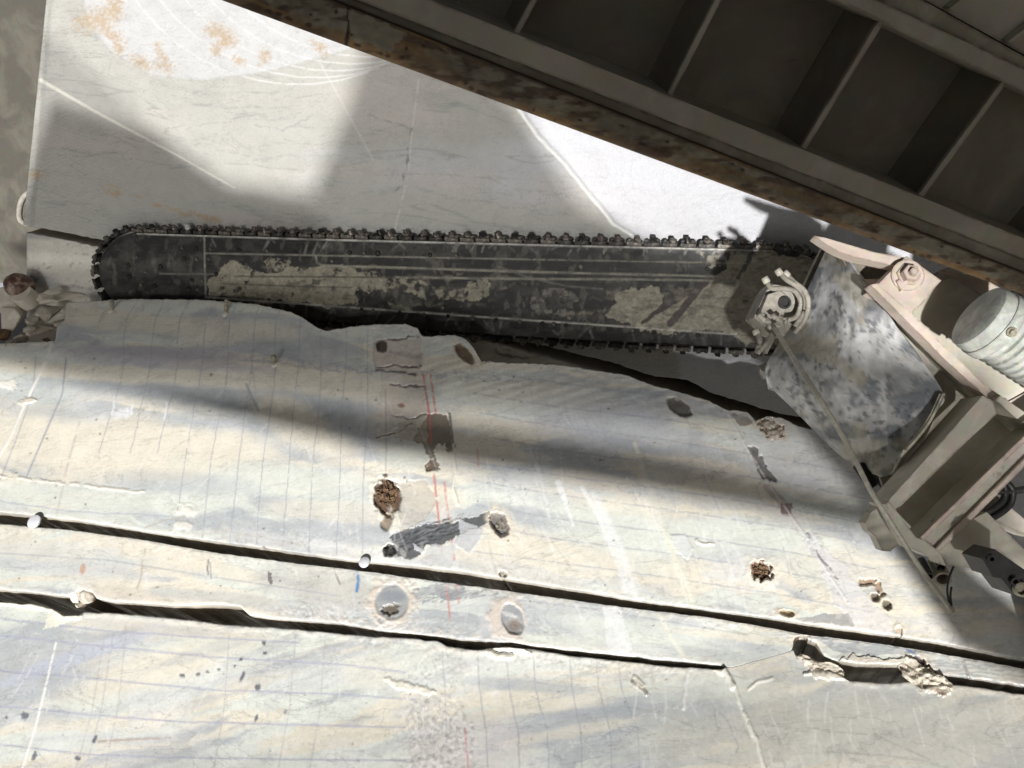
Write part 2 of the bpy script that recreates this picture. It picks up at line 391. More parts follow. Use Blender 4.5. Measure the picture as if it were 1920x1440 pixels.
# ================================================================== CEILING
def ceil_paint(X, Y, U, V):
    P = Paint(X, Y, (.475, .465, .43))
    n = fbm(X / 420, Y / 160, 3, 4); P.c = mix(P.c, (.55, .55, .555), sm(.4, .65, n))
    n = fbm(X / 260 + .3 * fbm(X / 90, Y / 60, 8), Y / 90, 11, 5); P.c = mix(P.c, (.57, .52, .48), sm(.52, .7, n) * .6)
    wy = Y + 60 * fbm(X / 200, Y / 200, 5, 4) - X * .07
    for k, (s, a) in enumerate(((30, .30), (17, .22), (55, .28))):
        v = np.abs(fbm(X / (s * 8), wy / s, 31 + k, 5) - .5)
        P.c = mix(P.c, (.27, .27, .26), (1 - sm(0, .018, v)) * a * 1.7 * sm(.42, .62, fbm(X / 150, Y / 90, 60 + k, 3)))
    # right-hand facet beyond the curved lip: set back, the light on it painted paler
    arc = [(900, 60), (975, 210), (1010, 258), (1060, 310), (1110, 372), (1150, 420), (1200, 450), (1270, 475)]
    ys = np.array([p[1] for p in arc]); xs = np.array([p[0] for p in arc])
    ex = np.interp(Y, ys, xs); right = sm(-3, 14, X - ex)
    P.c = mix(P.c, (.60, .60, .635), right * .75)
    P.h += right * (-.012) + (1 - right) * 0
    m = np.exp(-((X - ex) / 26) ** 2); P.h += m * .012
    P.line(arc, 3.2, (.80, .79, .77), .9, soft=3, h=.006, wig=2.0)
    # long chalk-white score and finer scores
    P.line([(76, 150), (180, 210), (330, 290), (440, 352)], 2.6, (.80, .78, .70), .85, taper=(3.0, .6), h=-.002)
    P.line([(600, 118), (640, 190), (700, 300)], 1.0, (.72, .71, .68), .4)
    P.line([(785, 150), (772, 250), (765, 330), (740, 430)], 1.2, (.70, .68, .62), .6, brk=.35)
    P.line([(772, 240), (756, 345), (735, 360)], 1.2, (.20, .19, .17), .8, brk=.48, wig=6)
    P.line([(690, 215), (740, 230), (775, 245)], 1.1, (.25, .25, .24), .6, brk=.4, wig=6)
    P.line([(500, 180), (560, 160), (620, 120)], 1.2, (.3, .3, .3), .4, brk=.4, wig=6)
    P.line([(480, 235), (530, 245), (590, 215)], 1.2, (.3, .3, .3), .5, brk=.4, wig=6)
    P.line([(180, 265), (350, 260), (480, 300), (640, 290)], 1.5, (.33, .33, .32), .45, brk=.4, wig=9)
    P.line([(560, 370), (640, 372), (760, 350), (900, 380), (1060, 400)], 1.5, (.33, .33, .32), .45, brk=.45, wig=9)
    P.line([(200, 345), (300, 385), (410, 412)], 2.0, (.52, .36, .18), .5, brk=.42, wig=5)
    # saw arcs top left: each swing of the bar left a groove
    for k in range(12):
        cx, cy, r = 560 + 34 * k, -210 - k * 7, 380 - k * 6
        arcp = []
        for t in range(14):
            an = R(176 - t * (8.2 - .15 * k)); arcp.append((cx + r * .98 * math.cos(an), cy - 0 + r * math.sin(an) * .97))
        P.line(arcp, .9, (.80, .79, .78), .6, soft=1.5, h=-.0016, seed=k, brk=.25)
        P.line([(x + 3.5, y + 1.5) for x, y in arcp], .8, (.50, .49, .48), .3, soft=1.4, seed=k, brk=.35)
    ar = [(150, -60), (165, 40), (205, 95), (280, 140), (380, 150), (500, 135), (600, 108), (700, 80), (760, -60)]
    P.poly(ar, (.64, .64, .665), .55, warp=4)  # bright pool of light at top left, painted into the colour
    P.line(ar[1:8], 1.6, (.45, .44, .42), .5, h=-.003, brk=.3)
    for x, y, rx, ry, an in ((180, 35, 16, 40, 70), (210, 65, 26, 9, 35), (222, 90, 14, 7, 60), (265, 118, 18, 10, 30), (310, 122, 16, 11, 30), (300, 95, 14, 6, 60), (410, 60, 22, 14, 20), (425, 78, 18, 9, 0), (405, 95, 9, 10, 0), (495, 105, 9, 14, 20), (450, 115, 10, 7, 30), (600, 90, 14, 8, 50), (215, 10, 14, 22, 0), (70, 328, 12, 8, 0), (215, 362, 18, 5, 10), (390, 410, 22, 5, 14), (345, 402, 12, 4, 10), (295, 386, 7, 3, 0)):
        P.blob(x, y, rx * 1.15, ry * 1.1, (.46, .345, .225), .8, ang=an, soft=.9, warp=1.3, sc=4, seed=int(x))
    P.h += (fbm(X / 130, Y / 130, 77, 3) - .5) * .012
    # face set back along the left edge
    P.h -= .02 * (1 - sm(0, 10, X - (90 - .08 * Y)))
    return P
def ceil_rib(X, Y):
    a = fbm(X / 120, Y / 120, 91, 3)
    r = np.sin((X * .50 + Y * .86) * 1.05) * sm(.40, .60, a)
    r2 = np.sin((X * -.30 + Y * .95) * .95) * sm(500, 250, X)
    return (r * .5 + r2 * .35) * .6 + .5 * (fbm(X / 3, Y / 9, 5, 2) - .5)
kerf_u = curve1([(-400, 330), (55, 424), (193, 450), (400, 503), (700, 575), (930, 625), (1080, 663), (1150, 680), (1225, 705), (1290, 712), (1330, 735), (1460, 775), (1600, 800), (2300, 960)], 1.5)
kerf_l = curve1([(-400, 342), (55, 437), (187, 463), (400, 520), (700, 598), (930, 643), (1100, 690), (1200, 722), (1450, 800), (1760, 880), (2300, 1010)], 2)
def cx_(U, V):
    y = -330 + V * 900
    xl = 92 - .085 * y; return xl + U * (2250 - xl)
ceiling = patch('ceiling', cx_, lambda X, U, V: -330 + V * (kerf_u(X) + 330), 1100, 420, CEIL, M['ceil'], ceil_paint, back=.6, kind='structure', rib=ceil_rib)
def ledge_paint(X, Y, U, V):
    P = Paint(X, Y, (.72, .69, .61))
    wy = Y - X * .10 + 30 * fbm(X / 150, Y / 100, 5, 3)
    P.c = mix(P.c, (.33, .33, .34), sm(.5, .7, fbm(X / 200, wy / 26, 4, 5)) * .7)
    P.c = mix(P.c, (.22, .20, .17), (1 - sm(0, .02, np.abs(fbm(X / 120, wy / 16, 9, 4) - .5))) * .6)
    P.line([(1175, 640), (1130, 672)], 6, (.70, .68, .62), .8, taper=(9, 3), h=.01)
    P.line([(930, 660), (950, 668), (990, 672)], 1.6, (.1, .09, .08), .8)
    P.c = mix(P.c, (.12, .105, .085), sm(880, 1100, X) * sm(0, 30, Y - kerf_l(X)) * .85)  # shade in the gap above the wall top, painted darker
    P.h += (fbm(X / 60, Y / 30, 6, 4) - .5) * .05
    return P
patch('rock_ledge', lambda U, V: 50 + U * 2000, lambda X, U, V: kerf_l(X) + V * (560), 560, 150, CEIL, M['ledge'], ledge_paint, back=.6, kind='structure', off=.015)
# rock behind the saw cuts, and the grey side wall of the chamber
slab('rock_backing', [(-900, -700), (2900, -700), (2900, 2300), (-900, 2300)], CEIL, .3, M['rock'], d=-.75, bevel=0)['kind'] = 'structure'
def side_paint(X, Y, U, V):
    P = Paint(X, Y, (.045, .044, .05))
    P.c = mix(P.c, (.20, .20, .225), sm(80, 520, Y + 60 * fbm(X / 80, Y / 80, 2)))  # painted shade: dark at the top, paler lower down
    P.line([(-40, 132), (0, 141), (75, 162), (130, 172)], 2.4, (.09, .085, .08), .8, h=-.03)
    P.line([(-40, 436), (55, 442), (130, 448)], 1.4, (.18, .17, .17), .7)
    P.c = mix(P.c, (.2, .2, .2), (1 - sm(0, .02, np.abs(fbm(X / 60, Y / 22, 9, 4) - .5))) * .15)
    P.h += (fbm(X / 60, Y / 60, 6, 4) - .5) * .01
    return P
patch('side_wall', lambda U, V: -900 + U * 1120, lambda X, U, V: -500 + V * 1500, 260, 300, (.178, .00004, -.00002), M['ledge'], side_paint, back=.4, kind='structure')
bm = bmesh.new()
fl = [Vector((-30, -12, 0)), Vector((30, -12, 0)), Vector((30, 9, 0)), Vector((-30, 9, 0))]
bm.faces.new([bm.verts.new(p) for p in fl]); finish(bm, 'floor', M['floor'], kind='structure')

# ================================================================== MARBLE WALL, three layers divided by saw cuts
wall_top = curve1([(-500, 655), (-60, 648), (0, 645), (104, 640), (107, 612), (121, 600), (123, 585), (118, 572), (130, 567), (250, 560), (380, 562), (480, 570), (545, 585), (575, 600), (597, 616), (612, 620), (650, 614), (690, 609), (760, 607), (782, 615), (791, 629), (800, 631), (850, 628), (872, 634), (890, 655), (903, 679), (917, 677), (935, 680), (1000, 682), (1060, 685), (1100, 692), (1180, 705), (1215, 720), (1290, 740), (1330, 752), (1360, 768), (1400, 772), (1417, 789), (1437, 780), (1465, 783), (1500, 800), (1700, 850), (1920, 900), (2400, 1010)], 1.6, 8, 3)
s1t = curve1([(-500, 900), (0, 960), (60, 965), (120, 972), (320, 1003), (520, 1030), (640, 1048), (700, 1052), (860, 1070), (940, 1083), (1040, 1099), (1200, 1126), (1300, 1139), (1460, 1160), (1500, 1167), (1680, 1192), (1760, 1204), (1920, 1236), (2400, 1310)], 1.1, 22, 11)
s1b = curve1([(-500, 918), (0, 980), (150, 993), (280, 1011), (400, 1033), (560, 1054), (690, 1069), (870, 1094), (1000, 1112), (1200, 1140), (1330, 1155), (1450, 1176), (1500, 1186), (1640, 1203), (1740, 1219), (1920, 1251), (2400, 1328)], 1.2, 16, 13)
s2t = curve1([(-500, 1062), (0, 1105), (60, 1110), (128, 1119), (148, 1106), (172, 1110), (182, 1123), (210, 1128), (260, 1131), (330, 1136), (390, 1134), (420, 1134), (450, 1137), (468, 1154), (520, 1161), (600, 1166), (640, 1170), (720, 1182), (830, 1195), (950, 1204), (1060, 1218), (1180, 1230), (1250, 1238), (1350, 1247), (1372, 1251), (1484, 1219), (1490, 1202), (1510, 1198), (1530, 1204), (1545, 1229), (1560, 1237), (1610, 1245), (1690, 1246), (1712, 1237), (1735, 1242), (1762, 1264), (1850, 1275), (1920, 1287), (2400, 1350)], 1.6, 24, 17)
s2b = curve1([(-500, 1084), (0, 1127), (60, 1130), (98, 1138), (118, 1152), (148, 1152), (158, 1144), (250, 1150), (330, 1158), (400, 1166), (520, 1175), (600, 1182), (640, 1187), (700, 1191), (760, 1194), (820, 1199), (838, 1209), (895, 1216), (950, 1210), (1000, 1215), (1050, 1224), (1180, 1239), (1250, 1246), (1340, 1253), (1364, 1253), (1484, 1223), (1500, 1230), (1530, 1250), (1565, 1257), (1590, 1273), (1650, 1279), (1712, 1277), (1730, 1290), (1750, 1284), (1780, 1281), (1850, 1289), (1920, 1300), (2400, 1370)], 1.8, 20, 19)
_s2b = s2b
def s2b(x):
    w = sm(1352, 1366, x) * sm(1492, 1482, x); return (_s2b(x) + 2.5) * (1 - w) + s2t(x) * w
def _fix2(x):
    w = sm(1352, 1370, x) * sm(1496, 1480, x); return w
_s1b = s1b
def s1b(x): return _s1b(x) + 2.5
def marble_base(X, Y, seed, tilt):
    """broad cloudy bands of cream, blue-grey and pale green along the bedding"""
    P = Paint(X, Y, MINT)
    T = Y - X * tilt
    w = 90 * (fbm(X / 240, Y / 170, seed, 5) - .5) + 16 * (fbm(X / 50, Y / 34, seed + 2, 4) - .5)
    a = fbm(X / 330, (T + w) / 52, seed + 1, 6)
    P.c = mix(P.c, CREAM, sm(.47, .55, a))
    a = fbm(X / 280, (T + w) / 40, seed + 7, 7)
    P.c = mix(P.c, BLUE, sm(.50, .64, a) * .85)
    a = fbm(X / 200, (T + w) / 26, seed + 13, 7)
    P.c = mix(P.c, (.55, .56, .57), sm(.52, .64, a) * .5)
    a = fbm(X / 120, (T + w * 1.2) / 9, seed + 15, 6)
    P.c = P.c * (1 + .20 * (a - .5) * sm(.4, .6, fbm(X / 200, Y / 120, seed + 17, 3)))[..., None]
    v = np.abs(fbm(X / 170, (T + w * 1.4) / 20, seed + 19, 6) - .5)
    P.c = mix(P.c, (.33, .33, .36), (1 - sm(0, .014, v)) * .34 * sm(.42, .58, fbm(X / 140, Y / 90, seed + 20, 3)))
    v = np.abs(fbm(X / 90, (T + w) / 34, seed + 29, 5) - .5)
    P.c = mix(P.c, (.80, .79, .76), (1 - sm(0, .012, v)) * .4)
    P.c = mix(P.c, WHITE, sm(.60, .75, fbm(X / 90, Y / 90, seed + 23, 4)) * .35)
    P.c *= (1 + .10 * (fbm(X / 5, Y / 5, seed + 50, 3) - .5) + .12 * (fbm(X / 420, Y / 300, seed + 51, 2) - .5))[..., None]
    P.h += (fbm(X / 160, Y / 160, seed + 40, 3) - .5) * .018 + (fbm(X / 30, Y / 30, seed + 41, 3) - .5) * .0022
    return P
def edge_lip(P, d, amt=.012, w=5.0, col=(.76, .71, .62), seed=0):
    """sawn edge: small chips knocked off, a pale crust of slurry along it"""
    e = np.exp(-(np.clip(d, 0, 99) / w) ** 2)
    P.h -= amt * .28 * np.exp(-(np.clip(d, 0, 99) / 2.6) ** 2) * (0.5 + fbm(P.X / 8, P.Y / 8, seed, 3))
    cr = np.exp(-(d / (w * 2.2)) ** 2) * sm(.40, .62, fbm(P.X / 15, P.Y / 8, seed + 3, 4))
    P.c = mix(P.c, col, cr * .7); P.h += .003 * cr * fbm(P.X / 5, P.Y / 5, seed + 4, 2)
def crater(P, x, y, rx, ry, ang=0, depth=.05, rim=(.74, .65, .52), inner=(.16, .13, .11), rimw=.55, seed=0, warp=.25):
    P.blob(x, y, rx * (1 + rimw), ry * (1 + rimw), rim, .85, ang=ang, soft=.45, warp=.45, sc=9, seed=seed, h=.004)
    P.blob(x, y, rx, ry, inner, 1, ang=ang, soft=.16, warp=warp, sc=7, seed=seed + 1, h=-depth)
def scratches(P, n, x0, x1, y0, y1, slope, lmin, lmax, col, a, seed, w=(.6, 1.6), spread=.25):
    r = random.Random(seed)
    for k in range(n):
        x = r.uniform(x0, x1); y = r.uniform(y0, y1); L = r.uniform(lmin, lmax); s = slope + r.uniform(-spread, spread)
        dy = L / math.hypot(1, s); c = r.uniform(-.12, .12) * L
        P.line([(x, y), (x + s * dy * .5 + c * .3, y + dy * .5), (x + s * dy, y + dy)], r.uniform(*w), col, a * r.uniform(.4, 1), soft=2, brk=r.choice((0, .35, .45)), seed=seed + k)
PEN = (.36, .37, .42)
def crumbs(P, reg, sc, amt, seed, thr=.5):
    """slurry crust spattered on the face"""
    X, Y = P.X, P.Y
    m = reg * sm(thr, thr + .12, fbm(X / sc, Y / (sc * 1.2), seed, 4))
    P.h += amt * .55 * m; P.c = mix(P.c, (.66, .64, .60), m * .6)
    e = reg * sm(.52, .6, fbm(X / (sc * .6), Y / (sc * .6) - .5, seed + 5, 3)) * .5
    P.c = mix(P.c, (.38, .36, .35), e * m * .7)

def upper_paint(X, Y, U, V):
    P = marble_base(X, Y, 100, .11)
    top = wall_top(X)
    # hand-placed broad zones
    for z in ((150, 830, 330, 60, CREAM, .95, 4), (330, 850, 230, 40, CREAM, .9, -3), (60, 750, 150, 36, BLUE, .5, 6), (400, 740, 330, 26, BLUE, .95, 6), (330, 672, 260, 20, (.50, .47, .50), .7, 4), (200, 700, 330, 16, CREAM, .9, 4), (560, 690, 160, 12, CREAM, .8, 8), (330, 610, 260, 22, CREAM, .75, 4), (560, 800, 120, 40, CREAM, .9, 30), (430, 790, 120, 18, BLUE, .4, 6),
              (560, 905, 220, 34, MINT, .8, 8), (330, 905, 150, 22, BLUE, .45, 4), (120, 930, 260, 26, MINT, .8, 6), (640, 960, 160, 20, CREAM, .6, 4),
              (1000, 740, 160, 30, CREAM, .55, 8), (1130, 800, 200, 50, (.50, .51, .55), .7, 10), (1010, 900, 200, 40, BLUE, .35, 10), (960, 1010, 150, 30, CREAM, .6, 14), (1160, 1000, 150, 50, MINT, .8, 12), (1330, 800, 80, 14, CREAM, .6, 10), (1290, 880, 140, 26, PINK, .6, 6), (1120, 900, 90, 18, PINK, .6, 8), (1500, 860, 110, 60, LILAC, .75, 10), (1400, 1000, 180, 30, MINT, .7, 8), (1560, 1060, 120, 40, CREAM, .4, 6), (760, 860, 60, 26, MINT, .7, 0), (820, 940, 70, 22, CREAM, .7, 0), (650, 1030, 200, 18, WHITE, .5, 8)):
        x, y, rx, ry, c, a, an = z
        P.blob(x, y, rx, ry, c, a, ang=an, soft=.45, warp=.35, sc=60, seed=x)
    for k in range(9):
        x0 = 430 + 60 * k; P.line([(x0, 668 + 4 * k), (x0 + 60, 680 + 5 * k), (x0 + 90, 690 + 3 * k)], 1.3, (.37, .37, .43), .6, wig=10, brk=.3, seed=k)
    for k in range(7):
        x0 = 110 + 55 * k; P.line([(x0, 650 + 3 * k), (x0 + 70, 660 + 3 * k), (x0 + 120, 655 + 3 * k)], 2.4, (.47, .44, .50), .5, wig=10, brk=.35, seed=k + 40)
    # joints between glued sheets and ledges of thicker resin
    P.line([(468, 650), (475, 700), (482, 765)], 1.0, (.52, .50, .50), .6); P.line([(462, 720), (485, 770)], 2, (.33, .34, .38), .7, h=-.003)
    P.line([(555, 718), (600, 785), (622, 822)], 1.0, (.6, .58, .55), .7, h=.003)
    P.line([(470, 680), (560, 690), (640, 702)], 1.2, (.76, .7, .6), .7, h=.004)
    P.line([(0, 892), (45, 897), (140, 908), (210, 917), (270, 922)], 2, (.68, .63, .55), .9, h=.006, brk=.40, wig=3)
    P.line([(0, 940), (120, 957), (200, 963), (260, 964), (330, 970)], 1.0, (.40, .42, .5), .6, wig=2)
    P.line([(270, 990), (310, 975), (348, 968)], 1.2, (.45, .42, .35), .7)
    P.line([(380, 1000), (420, 996), (470, 1003), (560, 1022)], 1.0, (.52, .48, .42), .6, wig=3)
    # pencil lines, upright
    xs0 = [180, 232, 284, 333, 381, 428, 474, 517, 560, 603, 648, 690]
    wy = [560, 575, 600, 640, 680, 720, 760, 800, 850, 900, 980, 1040]; wx = [30, 22, 6, 0, -1, -9, -22, -34, -49, -60, -76, -86]
    for k, x0 in enumerate(xs0):
        s = 1 - .88 * k / 11
        pts = [(x0 + wx[i] * s + 1.5 * math.sin(k * 3 + i), wy[i]) for i in range(len(wy))]
        if k == 0: P.line(pts, 1.8, (.55, .52, .47), .7, brk=.44, seed=k)
        else: P.line(pts[:9] if k < 4 else pts, (.7), PEN, .7, soft=1.1, seed=k, brk=.27, wig=1.4)
    P.line([(67, 668), (62, 735), (28, 830), (0, 900)], 1.0, PEN, .6); P.line([(124, 672), (117, 738), (88, 805), (50, 893)], 1.2, PEN, .85)
    P.line([(98, 645), (80, 690), (48, 755), (20, 820), (-10, 870)], 2.0, (.83, .80, .75), .9, h=.004, brk=.2)
    P.blob(50, 752, 16, 7, (.66, .60, .50), .9, ang=-10, warp=.8, sc=6, h=.012)
    # pencil lines, along the bed on the right half
    r = random.Random(3)
    for k in range(9):
        y0 = 694 + 42 * k + r.uniform(-4, 4)
        x0 = 850 + r.uniform(0, 60)
        P.line([(x0, y0), (1050, y0 + 27), (1250, y0 + 52 + r.uniform(-3, 3)), (1450, y0 + 84), (1640, y0 + 120)], 1.0, PEN, .55, soft=1.5, brk=.36, seed=200 + k, wig=1.5)
    for k in range(5):
        P.line([(990 + 60 * k, 700 + 16 * k), (1010 + 66 * k, 820 + 12 * k), (1012 + 70 * k, 900)], .8, (.5, .48, .46), .4, brk=.3, seed=k)
    # broken zone with open seams by the middle
    P.poly([(700, 640), (790, 632), (793, 690), (780, 704), (706, 694)], (.60, .52, .47), .75, warp=9, sc=18, h=-.012, seed=5)
    P.poly([(712, 700), (790, 700), (800, 770), (745, 810), (700, 830), (716, 760)], (.66, .58, .50), .6, warp=9, sc=18, h=-.004, seed=6)
    for pts, w in (([(704, 641), (740, 636), (782, 631)], 3), ([(708, 688), (750, 686), (790, 687)], 2.6), ([(706, 694), (740, 696), (780, 703)], 1.8), ([(733, 720), (760, 722), (796, 724)], 2.2), ([(735, 777), (760, 785), (790, 777), (805, 776)], 1.6), ([(706, 820), (745, 810), (775, 795)], 1.4)):
        P.line(pts, w * .62, (.13, .10, .09), .9, h=-.015, wig=5, brk=.25, seed=int(pts[0][0]))
    for k in range(10):
        P.line([(712 + 7 * k, 655 + k), (745 + 5 * k, 662 + 2 * k), (792, 664 + 2 * k)], 1, (.38, .33, .32), .4, brk=.4, wig=5, seed=70 + k)
    P.poly([(803, 775), (843, 776), (851, 838), (843, 850), (825, 826), (815, 845), (822, 882), (799, 882), (806, 862), (796, 836), (776, 826), (790, 790)], (.20, .165, .125), .9, warp=8, sc=11, h=-.012, seed=9)
    P.poly([(799, 868), (816, 860), (823, 882), (799, 883)], (.16, .12, .09), .9, warp=4, sc=8, h=-.01)
    P.poly([(745, 790), (800, 778), (800, 830), (740, 820)], (.50, .44, .33), .6, warp=8, sc=16)
    P.line([(838, 772), (847, 800), (851, 850), (854, 885), (850, 915), (858, 945)], 2.0, (.82, .78, .68), .95, h=.010, wig=3)
    P.line([(843, 775), (849, 830)], 2.0, (.12, .10, .08), .8, h=-.006)
    P.line([(723, 730), (724, 850), (723, 885)], 1.0, (.45, .42, .4), .7)
    # red chalk lines
    RED = (.60, .16, .13)
    for pts, a in (([(793, 702), (799, 740), (805, 777), (808, 830)], .8), ([(807, 702), (812, 740), (817, 775)], .75), ([(813, 888), (818, 930), (823, 975), (828, 1035)], .8), ([(833, 905), (838, 945), (843, 985), (852, 1050)], .55), ([(895, 840), (897, 875)], .4)):
        P.line(pts, 1.5, RED, a, soft=2, brk=.34, seed=int(pts[0][1]), wig=1)
    # dark grey vein patch
    P.poly([(735, 1002), (800, 984), (850, 977), (920, 960), (938, 972), (905, 985), (872, 996), (845, 1012), (806, 1022), (772, 1050), (738, 1046)], (.10, .105, .11), .95, warp=9, sc=14, h=-.004, seed=12)
    for k in range(9):
        P.line([(738, 1040 - 4 * k), (800, 1014 - 4 * k), (870, 992 - 3.4 * k)], 1.1, (.26, .27, .28), .6, brk=.45, wig=3, seed=30 + k); P.line([(742, 1044 - 4 * k), (800, 1018 - 4 * k), (865, 995 - 3.4 * k)], 1.1, (.04, .04, .045), .7, brk=.48, wig=4, seed=50 + k)
    P.poly([(860, 973), (905, 990), (900, 1010), (880, 1040), (850, 1020), (862, 1000)], (.55, .56, .58), .8, warp=3, sc=12, h=.004)
    P.poly([(775, 1018), (797, 1032), (790, 1037), (777, 1030)], (.55, .56, .58), .9, warp=2, h=.004)
    P.poly([(800, 1025), (860, 1015), (850, 1062), (790, 1060)], LILAC, .8, warp=8, sc=14)
    # bolt holes
    P.poly([(745, 905), (800, 900), (818, 935), (800, 975), (745, 1000), (740, 950)], (.52, .47, .40), .6, warp=6, sc=24, h=-.004)
    P.poly([(695, 905), (745, 905), (748, 990), (735, 1000), (712, 975), (697, 940)], (.80, .77, .66), .85, warp=6, sc=16, h=.004)
    P.blob(726, 932, 25, 36, (.15, .10, .07), 1, soft=.2, warp=.3, sc=8, h=-.035, ang=-12)
    P.blob(727, 975, 10, 20, (.28, .22, .16), .9, soft=.3, warp=.3, h=-.02, ang=25)
    P.blob(722, 891, 6, 5, (.12, .09, .07), 1, h=-.01, warp=.3)
    crater(P, 731, 1032, 13, 12, 0, .08, (.74, .74, .72), (.03, .03, .03), .35, 3)
    crater(P, 937, 983, 16, 24, -28, .045, (.76, .68, .55), (.22, .20, .19), .65, 5)
    crater(P, 943, 1076, 8, 7, 20, .03, (.80, .78, .68), (.12, .09, .06), .9, 6)
    crater(P, 716, 650, 11, 11, 0, .05, (.60, .53, .49), (.13, .11, .08), .5, 7)
    crater(P, 871, 664, 25, 10, 45, .05, (.68, .60, .50), (.20, .15, .10), .45, 8)
    crater(P, 1272, 763, 26, 13, 34, .05, (.58, .55, .50), (.15, .14, .13), .4, 9)
    crater(P, 1446, 803, 24, 15, 30, .03, (.62, .55, .46), (.30, .22, .15), .5, 10, .6)
    crater(P, 1428, 1071, 20, 17, 35, .045, (.76, .70, .59), (.27, .17, .12), .7, 11, .5)
    P.line([(1618, 1090), (1640, 1092), (1653, 1115)], 6, (.34, .24, .16), .9, wig=5, brk=.3, h=-.02)
    crater(P, 1641, 1120, 10, 7, 40, .03, (.70, .62, .5), (.18, .15, .12), .6, 12)
    crater(P, 1663, 1134, 11, 8, 50, .03, (.66, .6, .48), (.20, .18, .14), .6, 13)
    crater(P, 1476, 1150, 14, 6, 10, .03, (.62, .48, .30), (.30, .22, .12), .6, 14)
    crater(P, 1686, 1185, 6, 12, 0, .02, (.72, .6, .42), (.45, .32, .2), .6, 15)
    P.blob(752, 760, 7, 5, (.28, .13, .09), .9, warp=.5, sc=5, ang=20, h=-.006)
    P.poly([(1398, 835), (1420, 842), (1432, 870), (1450, 890), (1455, 908), (1438, 902), (1422, 880), (1410, 860)], (.14, .13, .13), .9, warp=6, sc=10, h=-.02, seed=44)
    P.blob(1478, 860, 12, 6, (.62, .60, .55), .8, ang=40)
    P.line([(1440, 915), (1460, 935), (1475, 960)], 8, (.42, .32, .30), .6, wig=4)
    P.poly([(1462, 945), (1488, 943), (1484, 962), (1466, 965)], (.20, .12, .12), .8, warp=5, sc=8)
    P.line([(1365, 775), (1395, 830), (1440, 905), (1500, 990), (1560, 1085), (1590, 1130)], 1.5, (.72, .68, .64), .7, h=.005, brk=.3)
    P.poly([(1500, 1005), (1530, 1000), (1580, 1060), (1620, 1110), (1690, 1190), (1600, 1185), (1560, 1110)], (.68, .665, .69), .55, warp=12, sc=20, h=.002)
    P.line([(1515, 1000), (1535, 1040), (1570, 1085)], 2, (.22, .20, .22), .8, wig=4, brk=.4, h=-.005)
    P.poly([(1370, 775), (1400, 776), (1412, 795), (1385, 800)], (.25, .21, .19), .8, warp=4, sc=9)
    P.poly([(1490, 1158), (1590, 1150), (1600, 1175), (1510, 1168)], (.25, .25, .27), .7, warp=8, sc=20)
    # tape and resin runs
    P.line([(1112, 925), (1135, 968), (1160, 1030), (1185, 1118)], 8, (.83, .84, .83), .65, taper=(2, 12), soft=8, h=.001)
    P.line([(1092, 915), (1125, 975), (1150, 1040)], 3, (.84, .84, .84), .6, soft=3)
    P.line([(1046, 905), (1060, 940), (1075, 985)], 4, (.84, .85, .86), .7, taper=(5, 1.5), soft=3)
    P.line([(995, 845), (1015, 900), (1030, 970)], 2, (.80, .80, .80), .5, soft=3)
    P.line([(1190, 830), (1215, 900), (1250, 1005), (1300, 1135)], 5, (.80, .78, .66), .75, taper=(2, 6), soft=5, h=.004)
    P.poly([(1195, 850), (1300, 870), (1250, 1000), (1230, 980)], (.52, .53, .52), .35, warp=5)
    P.poly([(1258, 1002), (1285, 1002), (1300, 1030), (1290, 1050), (1268, 1035)], (.74, .76, .74), .7, warp=4, h=.004)
    P.line([(1305, 1015), (1325, 1022), (1338, 1020)], 2.5, (.72, .70, .62), .9, h=.008, wig=4)
    for x, y in ((215, 745), (240, 765), (248, 758), (313, 755)):
        P.line([(x, y), (x - 2, y + 16), (x - 6, y + 32)], 1.8, (.80, .80, .84), .7, brk=.45, wig=3, seed=x)
    P.blob(228, 775, 20, 8, (.80, .80, .84), .6, warp=1.1, sc=5)
    for x, y in ((15, 722), (345, 985), (350, 955)): P.blob(x, y, 18, 10, (.84, .80, .72), .8, warp=.8, sc=8, h=.006)
    scratches(P, 90, 640, 1620, 700, 1120, .35, 30, 130, (.83, .83, .82), .4, 500)
    scratches(P, 60, 900, 1600, 720, 1100, .45, 20, 90, (.40, .40, .40), .3, 600)
    scratches(P, 45, 60, 900, 640, 1000, -.3, 15, 60, (.84, .82, .80), .4, 700, spread=.7)
    r = random.Random(9)
    for k in range(70):
        P.blob(r.uniform(20, 1600), r.uniform(650, 1120), r.uniform(1.5, 3.2), r.uniform(1.2, 2.5), (.20, .17, .14), .8, warp=.4, seed=k)
    edge_lip(P, Y - top, .014, 5, (.78, .74, .65), 61)
    edge_lip(P, s1t(X) - Y, .010, 4, (.70, .66, .60), 67)
    reg = sm(60, 20, np.abs(s1t(X) - Y)) * sm(250, 420, X) * .7; crumbs(P, reg, 12, .003, 71, .55)
    return P
